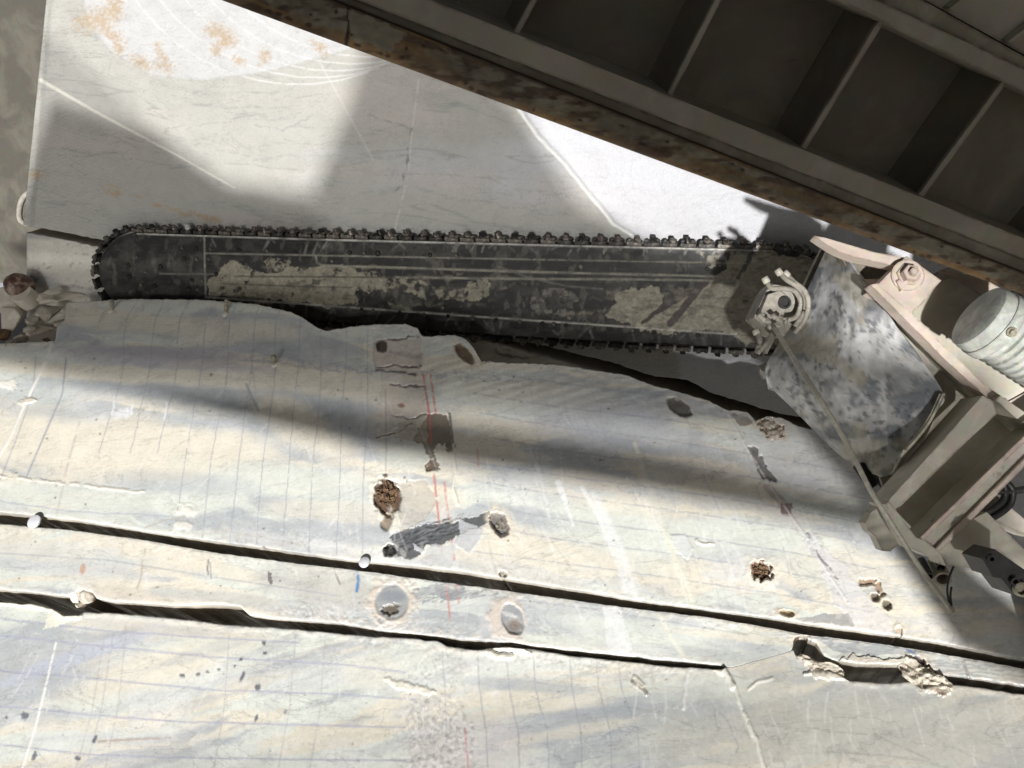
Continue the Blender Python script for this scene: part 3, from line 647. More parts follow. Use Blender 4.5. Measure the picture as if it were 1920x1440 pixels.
def strip_paint(X, Y, U, V):
    P = marble_base(X, Y, 300, .12)
    for z in ((120, 1050, 200, 34, LILAC, .6, 6), (60, 1030, 160, 20, CREAM, .4, 4), (440, 1075, 70, 20, CREAM, .8, 10), (320, 1070, 60, 12, CREAM, .6, 0), (240, 1115, 80, 16, PINK, .8, 10), (620, 1100, 130, 40, (.56, .54, .50), .8, 8), (400, 1120, 160, 14, BLUE, .5, 6), (960, 1130, 120, 30, (.52, .53, .54), .5, 8), (1200, 1180, 160, 22, MINT, .8, 8), (1400, 1195, 140, 10, CREAM, .7, 6), (1330, 1225, 120, 12, BLUE, .4, 6)):  # the grey-brown zone left of the round pockets is painted shade
        x, y, rx, ry, c, a, an = z; P.blob(x, y, rx, ry, c, a, ang=an, soft=.45, warp=.35, sc=50, seed=x)
    P.line([(0, 1037), (200, 1050), (420, 1085), (640, 1118)], 1.0, PEN, .5, brk=.25); P.line([(930, 1120), (1100, 1140), (1400, 1190)], 1.0, PEN, .5, brk=.3)
    for k in range(10):
        x0 = 755 + 18 * k; P.line([(x0, 1135 - 2 * k), (x0 + 40, 1118 - k), (x0 + 70, 1108)], 1.6, (.22, .23, .25), .6, brk=.35, wig=5, seed=k + 80)
    P.poly([(775, 1100), (860, 1090), (880, 1115), (840, 1125), (800, 1112), (760, 1125)], (.26, .27, .29), .7, warp=8, sc=20)
    for pts in ([(855, 1090), (858, 1108), (860, 1130)], [(836, 1093), (841, 1130), (844, 1165)]): P.line(pts, 1.3, (.60, .2, .18), .7, soft=2, brk=.35)
    P.line([(670, 1068), (672, 1090), (669, 1108)], 2.6, (.10, .25, .50), .9, brk=.22)
    P.line([(732, 1080), (734, 1108)], 1.2, (.35, .38, .48), .7)
    P.line([(392, 1052), (388, 1080)], 1.6, (.2, .2, .2), .8, brk=.3, wig=3); P.line([(394, 1055), (396, 1085)], 1.0, (.3, .3, .33), .7)
    P.poly([(503, 1070), (509, 1075), (511, 1095), (505, 1097), (502, 1082)], (.15, .13, .12), .8, warp=3, sc=5)
    P.line([(627, 1070), (632, 1083), (637, 1094)], 1.4, (.22, .18, .15), .8)
    P.blob(155, 1068, 5, 12, (.55, .33, .22), .8, warp=.4, ang=10); P.line([(272, 1030), (262, 1090), (255, 1110)], 1.4, (.45, .38, .3), .6, brk=.45, wig=3)
    # big round bolt pockets with thick cream resin round them
    P.blob(735, 1130, 47, 47, (.68, .60, .51), .9, soft=.3, warp=.4, sc=9, h=.007, seed=4)
    P.blob(735, 1128, 32, 34, (.38, .39, .39), 1, soft=.12, warp=.08, h=-.010)
    P.blob(735, 1118, 30, 12, (.26, .28, .31), .8, warp=.2); P.blob(733, 1143, 17, 11, (.16, .14, .11), 1, soft=.2, warp=.5, sc=5, h=-.02)
    P.blob(952, 1160, 38, 46, (.70, .62, .54), .9, ang=-20, soft=.3, warp=.35, sc=12, h=.007, seed=8)
    P.blob(961, 1160, 20, 31, (.36, .37, .38), 1, ang=-20, soft=.12, warp=.12, h=-.014)
    P.blob(964, 1172, 14, 14, (.27, .22, .19), .9, ang=-20, warp=.3, h=-.008); P.blob(955, 1152, 15, 5, (.7, .7, .68), .7, ang=20, warp=.6, sc=5)
    P.poly([(1130, 1138), (1165, 1142), (1180, 1195), (1190, 1232), (1140, 1230)], (.80, .80, .80), .6, warp=5, sc=16)
    P.line([(1235, 1150), (1260, 1200), (1290, 1240)], 2.5, (.80, .78, .66), .7, soft=4)
    crater(P, 1503, 1205, 16, 12, 40, .07, (.74, .66, .56), (.14, .10, .07), .6, 31, .4)
    P.poly([(1500, 1200), (1530, 1215), (1550, 1236), (1520, 1232), (1505, 1222)], (.34, .26, .20), .9, warp=4, sc=9, h=.01)
    P.poly([(1570, 1238), (1600, 1228), (1660, 1236), (1700, 1234), (1700, 1250), (1590, 1250)], (.74, .68, .58), .9, warp=6, sc=10, h=.008)
    crater(P, 1725, 1246, 18, 12, 30, .05, (.74, .66, .54), (.26, .18, .12), .8, 33, .5)
    P.poly([(1530, 1195), (1700, 1205), (1720, 1222), (1650, 1232), (1560, 1222)], (.30, .32, .36), .6, warp=8, sc=24)
    P.line([(1700, 1218), (1715, 1226), (1722, 1238)], 1.5, (.10, .2, .5), .7); P.line([(1515, 1172), (1520, 1200)], 1.5, (.15, .15, .2), .8)
    P.line([(1806, 1238), (1816, 1272)], 2.2, (.28, .22, .2), .7, h=-.004)
    for k in range(6): P.line([(1740, 1262 - 5 * k), (1850, 1276 - 7 * k), (1925, 1285 - 8 * k)], 1.4, (.30, .30, .32), .5, brk=.35, wig=4, seed=k + 3)
    reg = sm(50, 10, np.abs(s2t(X) - Y)) * sm(440, 600, X) * (1 - sm(760, 1000, X)); crumbs(P, reg, 8, .006, 73, .42)
    reg = sm(30, 5, np.abs(Y - s1b(X))) * .8; crumbs(P, reg, 9, .004, 75, .5)
    scratches(P, 40, 20, 1450, 1000, 1200, .3, 10, 45, (.82, .80, .78), .5, 800, spread=.8)
    r = random.Random(19)
    for k in range(60):
        P.blob(r.uniform(20, 1800), r.uniform(1000, 1220), r.uniform(1.5, 3.2), r.uniform(1.2, 2.5), (.22, .19, .17), .7, warp=.4, seed=k)
    edge_lip(P, Y - s1b(X), .010, 4, (.72, .68, .6), 81); edge_lip(P, s2t(X) - Y + 99 * _fix2(X), .016, 6, (.72, .66, .6), 83)
    return P
def lower_paint(X, Y, U, V):
    P = marble_base(X, Y, 500, -.22)
    for z in ((300, 1250, 220, 36, CREAM, .7, -18), (150, 1230, 200, 14, (.5, .53, .62), .6, -20), (420, 1210, 190, 12, BLUE, .35, -18), (60, 1290, 120, 20, BLUE, .4, -10), (330, 1180, 200, 18, PINK, .5, 5), (700, 1260, 60, 34, CREAM, .4, 0), (250, 1400, 260, 50, LILAC, .3, 0), (1000, 1330, 150, 14, CREAM, .7, -8), (1080, 1370, 150, 12, CREAM, .6, -10), (990, 1285, 130, 14, BLUE, .7, 4), (1100, 1335, 170, 8, BLUE, .6, -5), (1500, 1370, 360, 60, (.60, .58, .50), .6, -6), (1750, 1380, 200, 60, (.60, .60, .56), .7, 0), (1330, 1290, 170, 30, MINT, .6, 0), (880, 1400, 110, 60, (.66, .60, .60), .5, 0)):
        x, y, rx, ry, c, a, an = z; P.blob(x, y, rx, ry, c, a, ang=an, soft=.45, warp=.35, sc=60, seed=x)
    P.blob(1750, 1400, 420, 200, (.55, .53, .47), .4, soft=.5)  # half shade of the lower right, painted as a soft greyer patch
    for pts in ([(0, 1160), (200, 1183), (380, 1195), (560, 1205)], [(0, 1192), (200, 1212), (400, 1232), (640, 1246), (760, 1260)], [(0, 1257), (200, 1275), (400, 1294), (640, 1302), (780, 1312)], [(0, 1324), (200, 1343), (340, 1353), (640, 1361), (760, 1364)], [(0, 1396), (160, 1414), (300, 1420), (640, 1425), (760, 1426)]):
        P.line(pts, 1.3, (.40, .40, .50), .75, soft=1.8, brk=.16, wig=1)
    for a, b in ((895, 915), (950, 975), (1000, 1030), (1068, 1092), (1118, 1148), (1160, 1200), (830, 840)):
        P.line([(a, 1222), (a + 4, 1290), (b - 4, 1370), (b, 1450)], 1.0, PEN, .6, brk=.25, seed=a, wig=2)
    for a, b in ((212, 168), (196, 150), (236, 205), (430, 410), (555, 530), (610, 590)):
        P.line([(a, 1190), ((a + b) / 2, 1330), (b - 10, 1450)], 1.0, (.45, .43, .45), .5, brk=.3, seed=a)
    P.line([(105, 1205), (85, 1290), (65, 1370), (42, 1440)], 1.7, (.86, .84, .8), .85, brk=.3)
    P.line([(185, 1390), (250, 1386), (320, 1384)], 1.8, (.42, .34, .30), .8, taper=(2.4, .6))
    r = random.Random(2)
    for x, y, w, l in ((495, 1206, 3, 3), (497, 1225, 3, 3), (452, 1236, 2.4, 3), (440, 1249, 2, 2), (455, 1268, 3, 9), (483, 1288, 4, 5), (342, 1267, 5, 3), (372, 1264, 3, 3), (389, 1260, 3, 2), (410, 1255, 3, 2), (480, 1347, 2.4, 6), (46, 1343, 6, 6), (178, 1386, 3, 7), (65, 1417, 4, 7), (145, 1422, 5, 3), (12, 1345, 3, 2), (535, 1335, 2, 4)):
        P.blob(x, y, w * 1.3, l * 1.3, (.13, .14, .17), .9, ang=20, soft=.4, warp=.5, sc=4, seed=x)
    P.line([(0, 1128), (60, 1134), (100, 1142), (125, 1155), (150, 1155)], 4, (.86, .82, .70), .9, h=.010)
    P.poly([(90, 1148), (140, 1158), (120, 1172), (80, 1180)], (.84, .82, .68), .8, warp=5)
    # crust of slurry: along the cut and in an upright band
    dT = Y - s2b(X)
    reg = sm(60, 5, dT) * sm(560, 700, X) * sm(1400, 1250, X); crumbs(P, reg, 7, .004, 91, .42)
    reg = sm(95, 30, np.abs(X - 815 + (Y - 1230) * .05)) * sm(1215, 1260, Y); crumbs(P, reg, 6, .004, 93, .45)
    for k in range(9):
        x0 = 770 + 14 * k; P.line([(x0, 1300 + (k * 37) % 60), (x0 + 4, 1370), (x0 + 2, 1440)], 3, (.50, .47, .46), .6, brk=.50, wig=4, h=.004, seed=k)
    P.line([(871, 1365), (875, 1400), (878, 1445)], 1.4, (.62, .25, .25), .6, brk=.3)
    P.poly([(715, 1270), (770, 1280), (820, 1298), (800, 1304), (745, 1292)], (.76, .72, .62), .8, warp=6, sc=9, h=.008)
    P.line([(915, 1222), (930, 1230), (958, 1230)], 5, (.72, .68, .58), .95, h=.018, wig=3)
    P.line([(860, 1206), (905, 1208), (950, 1212), (990, 1218)], 5, (.78, .74, .64), .8, h=.014, wig=4, brk=.2)
    P.line([(955, 1214), (980, 1216), (995, 1226)], 2.4, (.74, .70, .62), .9, h=.012)
    P.line([(1187, 1280), (1200, 1290), (1212, 1300)], 3.6, (.34, .30, .25), .85, h=.010, wig=3); P.line([(1190, 1270), (1205, 1285)], 4, (.76, .72, .62), .8, h=.010)
    P.line([(1356, 1250), (1372, 1275), (1392, 1330), (1418, 1390), (1436, 1445)], 3.6, (.80, .78, .70), .85, h=.010, brk=.22, wig=3)
    P.line([(1345, 1250), (1360, 1262), (1372, 1284)], 6, (.80, .78, .70), .9, h=.016, wig=4)
    P.line([(1404, 1292), (1420, 1278), (1448, 1272)], 2, (.74, .70, .6), .8, h=.007)
    P.line([(1345, 1330), (1365, 1352), (1385, 1400), (1378, 1415)], 1.5, (.38, .38, .40), .6, brk=.3)
    P.poly([(1500, 1262), (1560, 1256), (1590, 1275), (1540, 1272)], (.76, .68, .56), .8, warp=6, sc=10, h=.014)
    P.poly([(1705, 1272), (1765, 1268), (1785, 1300), (1770, 1306), (1735, 1292)], (.72, .62, .50), .95, warp=8, sc=10, h=.02)
    P.blob(1764, 1296, 14, 8, (.22, .15, .10), .95, warp=.5, sc=6, h=-.01); P.blob(1540, 1252, 14, 9, (.25, .18, .13), .8, warp=.5, sc=6, h=-.01)
    for k in range(12):
        x0 = 1480 + 38 * k; P.line([(x0, 1330 + 4 * k), (x0 + 60, 1390), (x0 + 100, 1450)], .9, (.50, .49, .47), .4, brk=.35, seed=k)
    P.line([(1540, 1370), (1640, 1378), (1745, 1425)], 1.2, (.42, .40, .36), .6, brk=.25); P.line([(1550, 1410), (1650, 1415), (1740, 1428)], 1, (.42, .4, .36), .5)
    scratches(P, 60, 1180, 1900, 1270, 1430, .35, 15, 80, (.80, .79, .76), .45, 900, spread=.5)
    scratches(P, 40, 20, 700, 1200, 1430, -.2, 15, 60, (.82, .80, .78), .4, 950, spread=.7)
    P.line([(1290, 1260), (1282, 1330)], 3, (.8, .8, .76), .6, wig=4, h=.005, brk=.3); P.line([(1340, 1330), (1348, 1375)], 2, (.44, .43, .42), .7, wig=4, brk=.3)
    for k in range(60):
        P.blob(r.uniform(20, 1300), r.uniform(1220, 1430), r.uniform(1.5, 3), r.uniform(1.2, 2.2), (.28, .25, .24), .6, warp=.4, seed=k)
    edge_lip(P, dT + 99 * _fix2(X), .012, 5, (.80, .75, .66), 97)
    P.h += .006 * sm(14, 2, dT + 99 * _fix2(X)) * fbm(X / 9, Y / 9, 98, 3)
    return P
xw = lambda U, V: -420 + U * 2740
b1 = patch('marble_block', xw, lambda X, U, V: wall_top(X) + V * (s1t(X) - wall_top(X)), 1500, 250, WALL, M['wall'], upper_paint, back=.55, hs=.55)
tag(b1, 'tallest marble layer with pencil lines and red chalk lines and a jagged broken top edge', 'marble block', 'marble layers of the sawn quarry wall')
b2 = patch('marble_block', xw, lambda X, U, V: s1b(X) + V * (s2t(X) - s1b(X)), 1500, 70, WALL, M['wall'], strip_paint, back=.55, hs=.55)
tag(b2, 'narrow marble strip between the two dark saw cuts, with two round resin ringed pockets', 'marble block', 'marble layers of the sawn quarry wall')
b3 = patch('marble_block', xw, lambda X, U, V: s2b(X) + V * (1790 - s2b(X)), 1500, 220, WALL, M['wall'], lower_paint, back=.55, hs=.55)
tag(b3, 'bottom marble layer below the lower saw cut with a crusted upright band of slurry', 'marble block', 'marble layers of the sawn quarry wall')

# ================================================================== QUARRY CHAIN SAW
saw = empty('quarry_chain_saw', W(1500, 600, CEIL, .3), 'long black quarry chain saw bar with toothed chain on a dusty cream machine arm', 'chain saw')
BARD = .085
bar_t = curve1([(258, 437), (600, 447), (1000, 457), (1440, 468), (1500, 474), (1530, 488), (1560, 500)])
bar_b = curve1([(258, 577), (385, 588), (600, 602), (850, 623), (1100, 638), (1440, 655), (1560, 660)])
def _top(x):
    c = np.clip((258 - x) / 72.0, 0, 1); return np.where(x < 258, 507 - 70 * np.sqrt(1 - c * c), bar_t(x))
def _bot(x):
    c = np.clip((258 - x) / 72.0, 0, 1); return np.where(x < 258, 507 + 70 * np.sqrt(1 - c * c), bar_b(x))
def bar_paint(X, Y, U, V):
    P = Paint(X, Y, (.019, .017, .016))
    P.c = mix(P.c, (.05, .045, .04), sm(.5, .7, fbm(X / 40, Y / 26, 3, 5)) * .8)
    li_t = 475 + (X - 385) * .0185; li_b = 557 + (X - 385) * .0704
    rail = (Y < li_t) | (Y > li_b) | (X < 385)
    P.c = mix(P.c, (.065, .06, .055), rail * sm(.45, .66, fbm(X / 22, Y / 16, 13, 5)) * .75)
    P.h -= np.where(rail, 0, .006) + 0
    D = (.30, .275, .205); D2 = (.24, .215, .165)
    P.poly([(428, 487), (450, 500), (500, 510), (560, 507), (600, 497), (660, 507), (722, 522), (716, 540), (690, 555), (672, 540), (676, 575), (600, 572), (540, 566), (388, 556), (390, 537), (410, 512)], D, .93, warp=15, sc=22, seed=2, brk=.30)
    P.poly([(490, 485), (540, 487), (545, 503), (515, 510)], D, .8, warp=9, sc=9, brk=.42, seed=3)
    P.poly([(590, 500), (660, 502), (700, 512), (750, 520), (830, 540), (870, 545), (845, 560), (790, 556), (720, 540), (620, 532)], D, .9, warp=14, sc=22, brk=.47, seed=4)
    P.poly([(886, 520), (925, 530), (912, 562), (880, 566), (850, 560), (870, 548)], D, .9, warp=8, sc=12, brk=.40, seed=5)
    P.poly([(725, 568), (760, 575), (770, 582), (735, 580)], D, .8, warp=5, sc=9)
    P.poly([(1140, 598), (1140, 575), (1165, 548), (1205, 538), (1240, 545), (1250, 562), (1232, 590), (1268, 562), (1300, 545), (1330, 530), (1352, 500), (1380, 486), (1420, 470), (1560, 478), (1560, 600), (1470, 645), (1345, 628), (1250, 622), (1160, 610)], (.31, .285, .215), .95, warp=18, sc=24, seed=6)
    P.poly([(1310, 470), (1440, 470), (1440, 500), (1330, 498)], D, .8, warp=10, sc=14, brk=.46, seed=7)
    P.poly([(1400, 600), (1560, 600), (1560, 665), (1420, 660)], D2, .6, warp=12, sc=16, brk=.42, seed=8)
    P.line([(1205, 606), (1240, 578), (1290, 548), (1325, 522)], 5, (.04, .03, .028), .95, wig=5, taper=(3, 8)); P.line([(1256, 606), (1290, 566), (1330, 520)], 6, (.055, .035, .035), .95, wig=4)
    P.line([(1385, 520), (1408, 478), (1415, 470)], 4, (.03, .03, .03), .9, wig=4, brk=.3)
    P.poly([(1342, 626), (1365, 628), (1366, 655), (1340, 655)], (.02, .02, .02), .9, warp=3, sc=7)
    P.blob(1398, 565, 7, 5, (.06, .05, .04), .9, warp=.4)
    P.line([(920, 600), (1010, 585), (1060, 600)], 14, (.16, .15, .14), .0)
    k = (np.abs(np.hypot((X - 1040) / 42, (Y - 568) / 26) - .8) < .3); P.c[k] = mix(P.c[k], (.20, .185, .16), sm(.46, .62, fbm(X[k] / 8, Y[k] / 8, 4, 3)) * .8)
    for q in range(46):
        r = random.Random(q + 70); x = r.uniform(400, 1330); y = 485 + (x - 385) * .05 + r.random() * 75
        P.line([(x, y), (x + r.uniform(15, 60), y + r.uniform(-5, 6)), (x + r.uniform(60, 100), y + r.uniform(-8, 8))], r.uniform(.8, 3), D2, r.uniform(.2, .7), soft=4, brk=.50, wig=6, seed=q)
    # plate joints and milled lines
    L1 = (.44, .42, .36)
    P.line([(385, 475), (1400, 494)], 1.0, L1, .65, brk=.2); P.line([(385, 557), (900, 594), (1380, 627)], 1.2, (.55, .52, .46), .85)
    P.line([(383, 440), (384, 500), (386, 560)], 1.2, (.33, .31, .27), .8); P.line([(300, 513), (340, 514), (408, 514)], 1.2, (.2, .19, .17), .8, brk=.2)
    P.line([(592, 480), (594, 492), (603, 498), (750, 502), (1000, 510), (1370, 519)], 1.7, (.30, .285, .23), .85, brk=.1)
    P.line([(740, 520), (1000, 523), (1200, 524), (1400, 527), (1435, 523)], 1.7, (.26, .25, .20), .85, brk=.15)
    P.line([(440, 518), (560, 519), (740, 520)], 1.1, (.06, .05, .04), .8); P.line([(420, 532), (560, 537), (660, 539)], 1.0, (.06, .05, .04), .7, brk=.3)
    P.line([(258, 438), (600, 449), (1000, 459), (1440, 470)], 1.3, (.62, .60, .55), .9, brk=.12)
    for q in range(60):
        r = random.Random(q + 900); x = r.uniform(400, 1400); y = float(li(x, r.random()))
        P.line([(x, y), (x + r.uniform(-16, 20), y - r.uniform(6, 24))], r.uniform(.7, 1.6), (.22, .21, .19), r.uniform(.2, .7), soft=2)
    for q in range(14):
        r = random.Random(q + 990); x = r.uniform(440, 1330); P.line([(x, 472 + r.uniform(-4, 6)), (x + r.uniform(4, 14), 452)], r.uniform(.9, 2), (.26, .25, .22), .7, soft=2)
    P.line([(935, 500), (990, 520), (1060, 536), (1130, 542)], 1.4, (.17, .16, .14), .7)
    P.c *= (.62 + .76 * fbm(X / 7, Y / 5, 55, 4))[..., None]; P.c = mix(P.c, (.05, .045, .04), sm(.60, .70, fbm(X / 26, Y / 9, 57, 5)) * .5)
    P.c = mix(P.c, (.20, .185, .155), sm(.60, .72, fbm(X / 12, Y / 22, 59, 5)) * .35)
    P.h -= .004 * np.exp(-((Y - (_top(X) + 2)) / 4) ** 2)
    return P
def li(x, t):
    return (450 + (x - 385) * .022) + t * 28 if t < .5 else 560 + (x - 385) * .066 + t * 28
gb = patch('guide_bar', lambda U, V: 186.5 + 1370 * U ** 1.15, lambda X, U, V: _top(X) + V * (_bot(X) - _top(X)), 900, 90, CEIL, M['bar'], bar_paint, parent=saw, back=.035, skirt=(.03, .028, .025), off=BARD, rough_back=.001)
# chain round the bar: links with cutting teeth
path = []
for i in range(60): t = i / 59; path.append((1545 - t * (1545 - 258), float(bar_t(np.array(1545 - t * (1545 - 258)))) - 6))
for i in range(1, 24): a = R(90 + i * 7.5); path.append((258 + 79 * math.cos(a), 507 - 77 * math.sin(a)))
for i in range(60): t = i / 59; x = 258 + t * (1500 - 258); path.append((x, float(bar_b(np.array(x))) + 5))
P3 = [W(x, y, CEIL, BARD - .018) for x, y in path]
cum = [0]
for a, b in zip(P3, P3[1:]): cum.append(cum[-1] + (b - a).length)
def at_len(s):
    s = min(max(s, 0), cum[-1] - 1e-4); i = int(np.searchsorted(cum, s)) - 1; i = max(i, 0)
    t = (s - cum[i]) / (cum[i + 1] - cum[i]); return P3[i].lerp(P3[i + 1], t)
NB = NW(CEIL)
def link_mesh(name, mat, w=.082):
    bm = bmesh.new()
    def bx(c, s):
        r = bmesh.ops.create_cube(bm, size=1)
        for v in r['verts']: v.co = Vector((v.co.x * s[0] + c[0], v.co.y * s[1] + c[1], v.co.z * s[2] + c[2]))
    bx((0, 0, .022), (w * .92, .020, .006)); bx((0, 0, -.022), (w * .92, .020, .006)); bx((0, -.001, 0), (w * .55, .018, .036))
    bx((w * .32, .010, .0), (w * .2, .010, .05)); bx((-w * .25, .009, .006), (w * .25, .012, .03))
    bmesh.ops.bevel(bm, geom=list(bm.edges), offset=.0022, segments=1, affect='EDGES')
    me = bpy.data.meshes.new(name); bm.to_mesh(me); bm.free(); me.materials.append(mat); return me
def tooth_mesh(name, mat, hh=.024, kind=0):
    bm = bmesh.new(); s = bmesh.ops.create_cone(bm, cap_ends=True, segments=7 if kind else 4, radius1=.017, radius2=.011, depth=hh)
    for v in s['verts']:
        x, y, z = v.co; v.co = Vector((x * (1.1 if kind else 1.2), z + .018, y * 1.3)); v.co.x += (z * .25)
    bmesh.ops.bevel(bm, geom=list(bm.edges), offset=.002, segments=1, affect='EDGES')
    me = bpy.data.meshes.new(name); bm.to_mesh(me); bm.free(); me.materials.append(mat); return me
links = [link_mesh('chain_link', M['chain']), link_mesh('chain_link', M['chain2']), link_mesh('chain_link', M['chain'], .078)]
teeth = [tooth_mesh('cutting_tooth', M['tooth']), tooth_mesh('cutting_tooth', M['chain'], .028, 1), tooth_mesh('cutting_tooth', M['chain2'], .02, 1), tooth_mesh('cutting_tooth', M['tooth'], .03, 1)]
bright_t = tooth_mesh('cutting_tooth', M['bright'], .034)
pitch = .086; s = .02; k = 0; rr = random.Random(4); brightp = W(340, 428, CEIL, BARD)
bd = 9; bl = None
while s < cum[-1] - .02:
    p = at_len(s); T = (at_len(s + .03) - at_len(s - .03)).normalized(); O = T.cross(NB).normalized() * 1
    if O.dot(p - W(850, 540, CEIL, BARD)) < 0: O = -O
    Z = T.cross(O); m = Matrix((T, O, Z)).transposed().to_4x4(); m.translation = p
    a = bpy.data.objects.new('chain_link', rr.choice(links)); COL.objects.link(a); a.parent = saw
    a.matrix_parent_inverse = Matrix.Translation(-saw.location); a.matrix_basis = m @ Matrix.Rotation(rr.uniform(-.07, .07), 4, 'Z')
    b = bpy.data.objects.new('cutting_tooth', rr.choice(teeth)); COL.objects.link(b); b.parent = a
    b.location = (rr.uniform(-.012, .012), rr.uniform(-.001, .003), rr.uniform(-.006, .012)); b.rotation_euler = (0, rr.uniform(-.5, .5), rr.uniform(-.12, .12))
    dd = (p - brightp).length
    if dd < bd: bd = dd; bl = b
    s += pitch; k += 1
bl.data = bright_t; bl.location.z = .012
# bolts let into the bar
bm = bmesh.new(); bmesh.ops.create_cone(bm, cap_ends=True, segments=14, radius1=.015, radius2=.013, depth=.006)
ms = [f for f in bm.faces if len(f.verts) > 4 and f.calc_center_median().z > 0]
r_ = bmesh.ops.inset_region(bm, faces=ms, thickness=.004, depth=-.004)
bolt_me = []
for nm in ('chain2', 'bar2', 'hose'):
    me = bpy.data.meshes.new('bolt'); bm.to_mesh(me)
    me.materials.append(M['chain2'] if nm == 'chain2' else (M['chain'] if nm == 'bar2' else M['olive'])); bolt_me.append(me)
bm.free()
bolts = [(341, 465), (367, 466), (394, 467), (447, 469), (500, 470), (553, 472), (605, 472), (655, 474), (682, 474), (708, 475), (757, 476), (806, 478), (855, 479), (903, 480), (950, 482), (997, 483), (1043, 484), (1067, 485), (1089, 486), (1134, 486), (1180, 488), (1268, 488), (1312, 491), (240, 497), (256, 482), (242, 519), (264, 534), (290, 536), (273, 510), (360, 525), (378, 526), (354, 542), (370, 543), (345, 485), (368, 486), (405, 514), (391, 486), (300, 500), (622, 490), (1089, 500), (1061, 548), (830, 577), (1067, 596), (1326, 504), (653, 579), (678, 580), (700, 582), (749, 586), (795, 590), (840, 593), (886, 597), (930, 600), (974, 603), (1017, 607), (1038, 608), (1061, 610), (1103, 612), (1144, 617), (1186, 620), (1226, 623), (1267, 626), (1308, 629), (385, 573), (430, 575), (480, 577)]
for i, (x, y) in enumerate(bolts):
    big = x < 385 or i in (9, 16)
    b = bpy.data.objects.new('bolt', bolt_me[2 if i in (38, 39, 40, 41, 42) else (i * 7) % 2]); COL.objects.link(b); b.parent = gb
    q = NB.to_track_quat('Z', 'Y').to_matrix().to_4x4(); q.translation = W(x, y, CEIL, BARD + (.003 if (x < 385 or y < 480 or y > 575) else -.003)); sc = rr.uniform(.65, 1.0) * (1.15 if big else .9)
    b.matrix_basis = q @ Matrix.Scale(sc, 4)

# ---- machine end: planes square-ish to the arm
MA = (.365, .00003, .00004)     # main arm plates
def mslab(name, pts, th, mat, d=0.0, parent=saw, pl=None, bevel=.004): return slab(name, pts, pl or MA, th, M[mat], parent, d, bevel)
# lever and plates above the flap
mslab('lever_arm', [(1527, 442), (1548, 446), (1640, 473), (1702, 484), (1694, 502), (1600, 482), (1572, 471), (1552, 459)], .05, 'pink', .04)
mslab('bracket_plate', [(1572, 472), (1690, 502), (1672, 530), (1618, 536), (1590, 510)], .03, 'olive', -.10)
mslab('bracket_rail', [(1612, 524), (1672, 521), (1700, 528), (1690, 542), (1620, 540)], .05, 'pink', -.04)
# clamp plate with big bolt, then the box arm running down to the right
cp = mslab('clamp_plate', [(1640, 539), (1700, 480), (1765, 526), (1709, 588)], .10, 'pink', .06)
c0 = W(1701, 517, MA, .06)
lathe('hex_bolt', c0, NW(MA), [(0, .035), (.012, .035), (.012, .026), (.035, .026), (.035, .012), (.05, .012)], M['pink'], cp, 6, False)
lathe('washer', W(1701, 517, MA, .061), NW(MA), [(0, .048), (.006, .048), (.006, .030)], M['pink'], cp, 20)
slab('lock_plate', [(1681, 527), (1690, 545), (1706, 527), (1700, 520), (1693, 531), (1688, 523)], MA, .014, M['pink'], cp, .074, .002)
mslab('arm_box', [(1709, 588), (1765, 526), (1790, 520), (1930, 610), (1930, 790), (1862, 742), (1780, 668)], .20, 'cream', .02)
mslab('arm_flange', [(1632, 534), (1645, 531), (1712, 590), (1783, 662), (1866, 738), (1858, 752), (1770, 672), (1700, 602)], .05, 'pink', .085)
mslab('arm_back_plate', [(1765, 505), (1800, 498), (1930, 570), (1930, 612), (1880, 585)], .10, 'pink', -.02)
mslab('arm_side_plate', [(1641, 553), (1700, 600), (1770, 675), (1856, 752), (1800, 830), (1750, 900), (1700, 870), (1700, 720)], .08, 'cream', -.10)
# braces of the frame
slab('brace_web', [(1780, 852), (1860, 770), (1990, 700), (2010, 790), (1925, 830), (1735, 1014), (1668, 946), (1720, 885)], (.372, .00003, .00003), .03, M['cream'], saw, .03, .003)
slab('brace_flange', [(1842, 742), (1862, 752), (1870, 775), (1782, 856), (1722, 915), (1672, 962), (1659, 946), (1763, 831)], (.388, .00003, .00003), .12, M['cream'], saw, .06, .003)
slab('brace_flange', [(1866, 750), (1876, 742), (1960, 800), (1950, 822)], (.388, .00003, .00003), .12, M['cream'], saw, .05, .003)
slab('brace_flange', [(1995, 772), (2005, 812), (1925, 862), (1756, 1032), (1728, 1013), (1850, 893), (1925, 820)], (.394, .00003, .00003), .12, M['cream'], saw, .08, .003)
slab('brace_rib', [(1725, 1008), (1732, 1013), (1925, 826), (1960, 800), (1955, 794), (1920, 818)], (.394, .00003, .00003), .01, M['pink'], saw, .095, .002)
slab('brace_rib', [(1754, 1029), (1762, 1035), (1928, 868), (1990, 815), (1985, 808), (1923, 858)], (.394, .00003, .00003), .01, M['pink'], saw, .095, .002)
slab('foot_bracket', [(1660, 945), (1668, 940), (1700, 985), (1718, 1008), (1735, 1014), (1762, 1034), (1760, 1045), (1740, 1044), (1722, 1034), (1706, 1028), (1690, 1002)], (.394, .00003, .00003), .07, M['cream'], saw, .09, .005)
slab('corner_plate', [(1622, 981), (1632, 962), (1645, 951), (1662, 946), (1692, 1000), (1688, 1016), (1670, 1034), (1654, 1033), (1642, 1006), (1630, 998)], (.372, .00003, .00003), .05, M['cream'], saw, .06, .002)
slab('side_beam', [(1762, 1034), (1800, 985), (1850, 960), (1930, 1040), (1930, 1080), (1870, 1030), (1850, 1030), (1822, 1066), (1800, 1062), (1775, 1062)], (.405, .00003, .00003), .10, M['cream'], saw, .0, .004)
